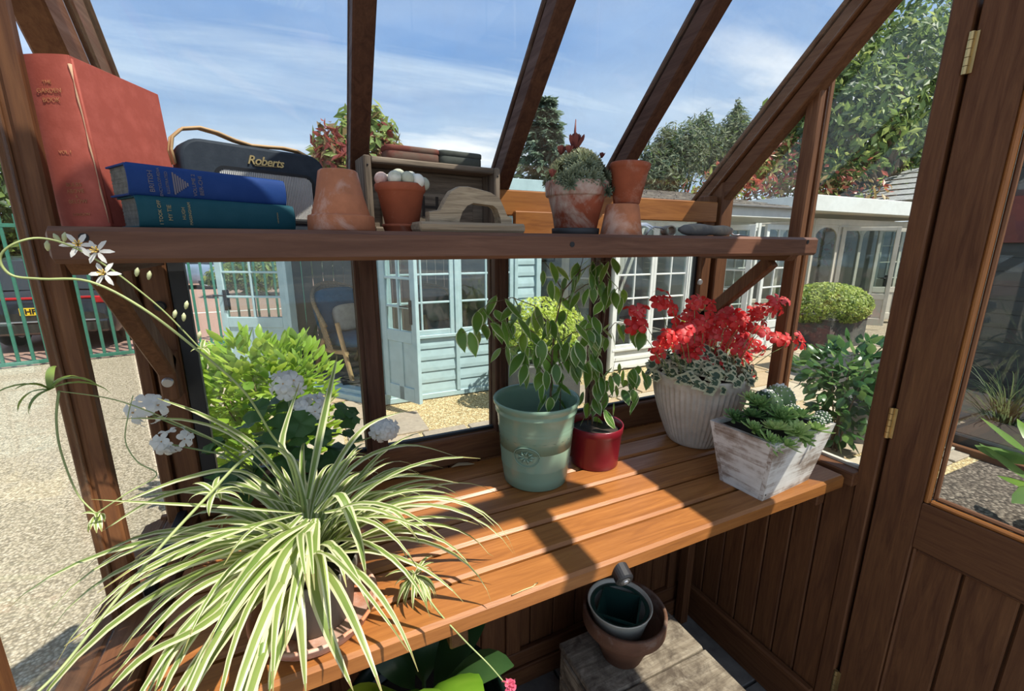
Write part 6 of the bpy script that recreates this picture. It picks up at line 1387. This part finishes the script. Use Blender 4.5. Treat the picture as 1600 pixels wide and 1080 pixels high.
tree_px('boundary_hedge', 'tall dark hedge along the far side of the car park', 'hedge', 26.0, 360, [(290, 395, 0, 3, 1.0), (360, 390, 0, 3, 1.1), (430, 390, 0, 3, 1.1), (500, 385, 0, 3, 1.2), (220, 395, 0, 3, 1), (150, 390, 0, 3, 1)], 5200, 0.28, [TG2, TG1], 48, trunk=0)

# shrubs near the glass, leaf by leaf
def simple_leaf_mesh(nm, L, W, mat, fold=0.25, bend=0.25):
    mb = MB(); mb.strip([V(L*t, 0, -bend*L*t*t) for t in (0, 0.2, 0.5, 0.8, 1.0)], [W*w for w in (0.08, 0.7, 1.0, 0.62, 0.04)], V(0, 1, 0), (0, 0), fold=fold); return mb.mesh(nm, [mat])
def leafy(nm, label, cat, o, blobs, n, meshes, seed, up=0.6, rest=None, stems=8, scl=(0.7, 1.2), stem_h=None):
    t = thing(nm, label, cat, o); rnd = random.Random(seed); tot = sum(b[1][0]*b[1][2] for b in blobs); cam_d = (V(0, 0, EYE)-Vector(o)).normalized(); cand = []
    for (c, r) in blobs:
        for i in range(int(n*r[0]*r[2]/tot)):
            q = V(rnd.gauss(0, 1), rnd.gauss(0, 1), rnd.gauss(0, 1)).normalized(); rad = 0.72+0.28*rnd.random() if rnd.random() < 0.8 else 0.3+0.5*rnd.random(); p = V(*c)+V(q.x*r[0], q.y*r[1], q.z*r[2])*rad
            if p.z < 0.04: continue
            d = (q+V(0, 0, up)+V(rnd.gauss(0, .4), rnd.gauss(0, .4), rnd.gauss(0, .3))).normalized(); cand.append((q.dot(cam_d)*rad, p, d, rnd.uniform(*scl), rnd.randrange(len(meshes)), rnd.uniform(-.8, .8)))
    cand.sort(key=lambda c: -c[0]); rest_mb = MB()
    for i, (_, p, d, s, m_, roll) in enumerate(cand):
        side = V(0, 0, 1).cross(d); side = side.normalized() if side.length > 1e-3 else V(1, 0, 0); nn = d.cross(side); R = Matrix((d, side, nn)).transposed() @ Matrix.Rotation(roll, 3, 'X')
        if i < 290: link('leaf', meshes[m_], t, p, R.to_euler(), s)
        else:
            me = meshes[m_]; Mx = Matrix.Translation(p) @ R.to_4x4() @ Matrix.Scale(s, 4); rest_mb.add([Mx @ v.co for v in me.vertices], [tuple(q.vertices) for q in me.polygons], 0, True)
    if rest_mb.v:
        part('foliage', rest_mb, [meshes[0].materials[0]], t, kind='stuff')
    sm = MB()
    for i in range(stems):
        b = blobs[i % len(blobs)]; tip = V(*b[0])+V(rnd.gauss(0, .3)*b[1][0], rnd.gauss(0, .3)*b[1][1], 0.3*b[1][2]); sm.tube([V(rnd.gauss(0, .03), rnd.gauss(0, .03), stem_h or 0.0), tip*0.55, tip], [0.008, 0.006, 0.002], 5)
    part('stems', sm, STEMB, t); return t
LAU = leaf('laurel_bright', (0.17, 0.30, 0.03), (0.34, 0.46, 0.07), 0.4, 0.3, 3, (0.55, 0.70, 0.10)); LAU2 = leaf('laurel_mid', (0.09, 0.19, 0.025), (0.19, 0.31, 0.05), 0.4, 0.3, 3)
lo = V(-0.30, 3.25, 0.0)
leafy('laurel_bush', 'bright green rounded laurel bush outside the window behind the white geranium', 'shrub', lo, [((-0.08, 0, 0.78), (0.36, 0.34, 0.36)), ((0.16, 0.05, 0.74), (0.26, 0.3, 0.34)), ((-0.28, 0, 0.70), (0.22, 0.26, 0.30)), ((0.0, 0, 0.40), (0.40, 0.36, 0.34))], 1700, [simple_leaf_mesh('leaf', 0.115, 0.025, LAU), simple_leaf_mesh('leaf', 0.10, 0.024, LAU), simple_leaf_mesh('leaf', 0.115, 0.025, LAU2)], 51, 0.8)
cb = V(4.0, 1.98, 0.0); CAM = leaf('camellia_green', (0.02, 0.065, 0.022), (0.055, 0.125, 0.035), 0.3, 0.22, 3); CAM2 = leaf('camellia_light', (0.07, 0.14, 0.04), (0.13, 0.22, 0.06), 0.35, 0.25, 3)
leafy('camellia_bush', 'dark green camellia bush in a grey pot outside the right gable glass', 'shrub', cb, [((-0.10, 0, 0.70), (0.42, 0.34, 0.20)), ((0.22, 0, 0.74), (0.34, 0.34, 0.20)), ((0.05, 0, 0.46), (0.26, 0.24, 0.26)), ((-0.05, -0.05, 0.25), (0.2, 0.2, 0.16))], 520, [simple_leaf_mesh('leaf', 0.12, 0.036, CAM), simple_leaf_mesh('leaf', 0.10, 0.032, CAM2), simple_leaf_mesh('leaf', 0.11, 0.034, CAM)], 52, 0.2)
cpot = thing('plant_pot', 'grey pot beside the camellia outside the gable', 'pot', (4.42, 2.02, 0.0)); part('pot', MB().lathe(pot_profile(0.20, 0.14, 0.38, 0.05, 0.012, wall=0.015), 36), paint('grey_pot', (0.20, 0.21, 0.21), 0.6), cpot); part('soil', MB().lathe([(0.17, 0.33), (0, 0.34)], 20), SOIL, cpot)
YEL = leaf('lime_leaf', (0.26, 0.36, 0.04), (0.45, 0.52, 0.09), 0.45, 0.4, 3, (0.65, 0.72, 0.12)); ye = V(2.62, 2.25, 0.0)
leafy('lime_shrub', 'lime green leafy shrub outside just behind the red geranium', 'shrub', ye, [((0, 0, 0.85), (0.22, 0.2, 0.30)), ((0.1, 0, 0.5), (0.24, 0.2, 0.3))], 150, [simple_leaf_mesh('leaf', 0.14, 0.022, YEL), simple_leaf_mesh('leaf', 0.12, 0.028, YEL), simple_leaf_mesh('leaf', 0.13, 0.026, LAU)], 53, 1.0)
# hydrangea in a dark planter
hy = thing('potted_hydrangea', 'lime flowered hydrangea in a dark square planter before the blue summerhouse', 'plant', (2.22, 4.0, 0))
part('planter', MB().box((-0.36, -0.25, 0.0), (0.36, 0.25, 0.52), 0.015), paint('dark_planter', (0.06, 0.065, 0.065), 0.6, 0.15), hy)
HY = leaf('hydrangea_lime', (0.34, 0.44, 0.08), (0.55, 0.62, 0.20), 0.4, 0.5, 3)
o = link('flower_heads', crown_mesh('flower_heads', [((0.0, 0, 0.98), (0.34, 0.28, 0.20)), ((-0.24, -0.05, 0.86), (0.22, 0.2, 0.2)), ((0.24, -0.05, 0.88), (0.22, 0.2, 0.2)), ((0.02, -0.12, 0.80), (0.32, 0.2, 0.22))], 3600, 0.024, [HY, YEL], 61, aspect=0.7, shell=0.85), hy); o['kind'] = 'stuff'
o = link('leaves', crown_mesh('leaves', [((0, 0, 0.68), (0.42, 0.3, 0.2))], 260, 0.06, [LAU2, CAM2], 62, aspect=0.6), hy); o['kind'] = 'stuff'
# clipped box in a square planter
tp = thing('box_topiary', 'clipped box dome in an old grey square planter on the patio', 'plant', (8.25, 4.6, 0)); tpr = 0.6
part('planter', MB().prism([V(-0.52, -0.42, 0), V(0.52, -0.42, 0), V(0.52, 0.42, 0), V(-0.52, 0.42, 0)], V(0, 0, 0.53)), clay('old_lead_planter', (0.09, 0.09, 0.085), (0.30, 0.25, 0.20), 0.7, 0.56), tp)
part('rim', MB().box((-0.55, -0.45, 0.50), (0.55, 0.45, 0.55), 0.01), clay('old_lead_planter', (0.09, 0.09, 0.085), (0.30, 0.25, 0.20), 0.7, 0.56), tp)
o = link('foliage', crown_mesh('foliage', [((0, 0, 0.70), (0.84, 0.62, 0.38))], 9000, 0.028, [leaf('box_leaf', (0.22, 0.30, 0.06), (0.40, 0.47, 0.12), 0.35, 0.5, 3), TG1], 63, aspect=0.6, shell=0.9), tp); o['kind'] = 'stuff'
# beyond the door glass: black trough with grasses, pale post, dark shed
tr = thing('planter_trough', 'long black planter trough outside the door', 'planter', (5.34, 1.1, 0))
part('trough', MB().box((-0.35, -1.6, 0), (0.35, 0.55, 0.13), 0.012), paint('black_planter', (0.018, 0.02, 0.022), 0.45), tr); part('kerb', MB().box((-0.42, -1.7, -0.02), (-0.36, 0.6, 0.05), 0.006), cedar('Y'), tr); part('soil', MB().box((-0.3, -1.55, 0.11), (0.3, 0.5, 0.135), 0.004), SOIL, tr)
rd = random.Random(77)
for gi, (gx, gy, gn, gl, lab) in enumerate(((5.9, 1.55, 110, 0.75, 'spiky dark grass clump beyond the black trough, nearer the door stile'), (6.4, 1.0, 130, 0.65, 'pale feathery grass clump beyond the black trough, to the right of the post'))):
    t = thing('grass_clump', lab, 'plant', (gx, gy, 0)); mb = MB()
    for i in range(gn):
        a = rd.uniform(0, 6.28); e = rd.uniform(0.7, 1.5); L = gl*rd.uniform(0.7, 1.2); pts = [V(rd.gauss(0, .04), rd.gauss(0, .04), 0)]
        for j in range(6): ee = e-1.3*(j/6)**1.5; pts.append(pts[-1]+V(math.cos(a)*math.cos(ee), math.sin(a)*math.cos(ee), math.sin(ee))*(L/6))
        mb.strip(pts, [0.008*(1-k/7) for k in range(7)], V(-math.sin(a), math.cos(a), 0), (0,))
    o = part('blades', mb, [leaf('dark_grass', (0.05, 0.085, 0.035), (0.11, 0.15, 0.06), 0.3, 0.5) if gi == 0 else leaf('pale_grass', (0.22, 0.23, 0.09), (0.38, 0.36, 0.17), 0.3, 0.5)], t, kind='stuff')
pst = thing('canopy_post', 'pale square post standing in the gravel beyond the door glass', 'post', (4.9, 1.60, 0)); part('shaft', MB().box((-0.045, -0.045, 0), (0.045, 0.045, 2.6), 0.006), PGREY, pst); part('foot', MB().box((-0.08, -0.08, 0), (0.08, 0.08, 0.03), 0.004), PGREY, pst)
sh = thing('garden_shed', 'dark timber shed with a red panel beyond the gravel', 'building', (8.3, 0.5, 0)); IBs = Matrix.Translation((-8.3, -0.5, 0)); DK = paint('dark_green_stain', (0.022, 0.03, 0.028), 0.6, 0.15, 8)
M, L = frame2((7.2, 2.55), (7.2, -4.0)); IB = IBs; M = IB @ M; shiplap(sh, M, 0, L, 0, 3.0, DK, 0.16)
M2, L2 = frame2((9.0, 2.55), (7.2, 2.55)); shiplap(sh, IB @ M2, 0, L2, 0, 3.0, DK, 0.16)
solid(sh, M, (0.10, -0.05, 1.75), (1.00, -0.01, 2.25), paint('brick_red_paint', (0.12, 0.022, 0.016), 0.6), 'red_panel'); solid(sh, IB, (7.05, -4.2, 3.0), (9.2, 2.62, 3.08), paint('grey_felt', (0.42, 0.46, 0.47), 0.8, 0.1, 10), 'roof')
hs = V(3.9, 0.70, 0.0); leafy('hosta', 'broad leaved green plant just outside the door glass', 'plant', hs, [((0, 0, 0.42), (0.2, 0.2, 0.16))], 22, [simple_leaf_mesh('leaf', 0.26, 0.07, CAM2), simple_leaf_mesh('leaf', 0.24, 0.06, LAU2)], 54, 0.6)
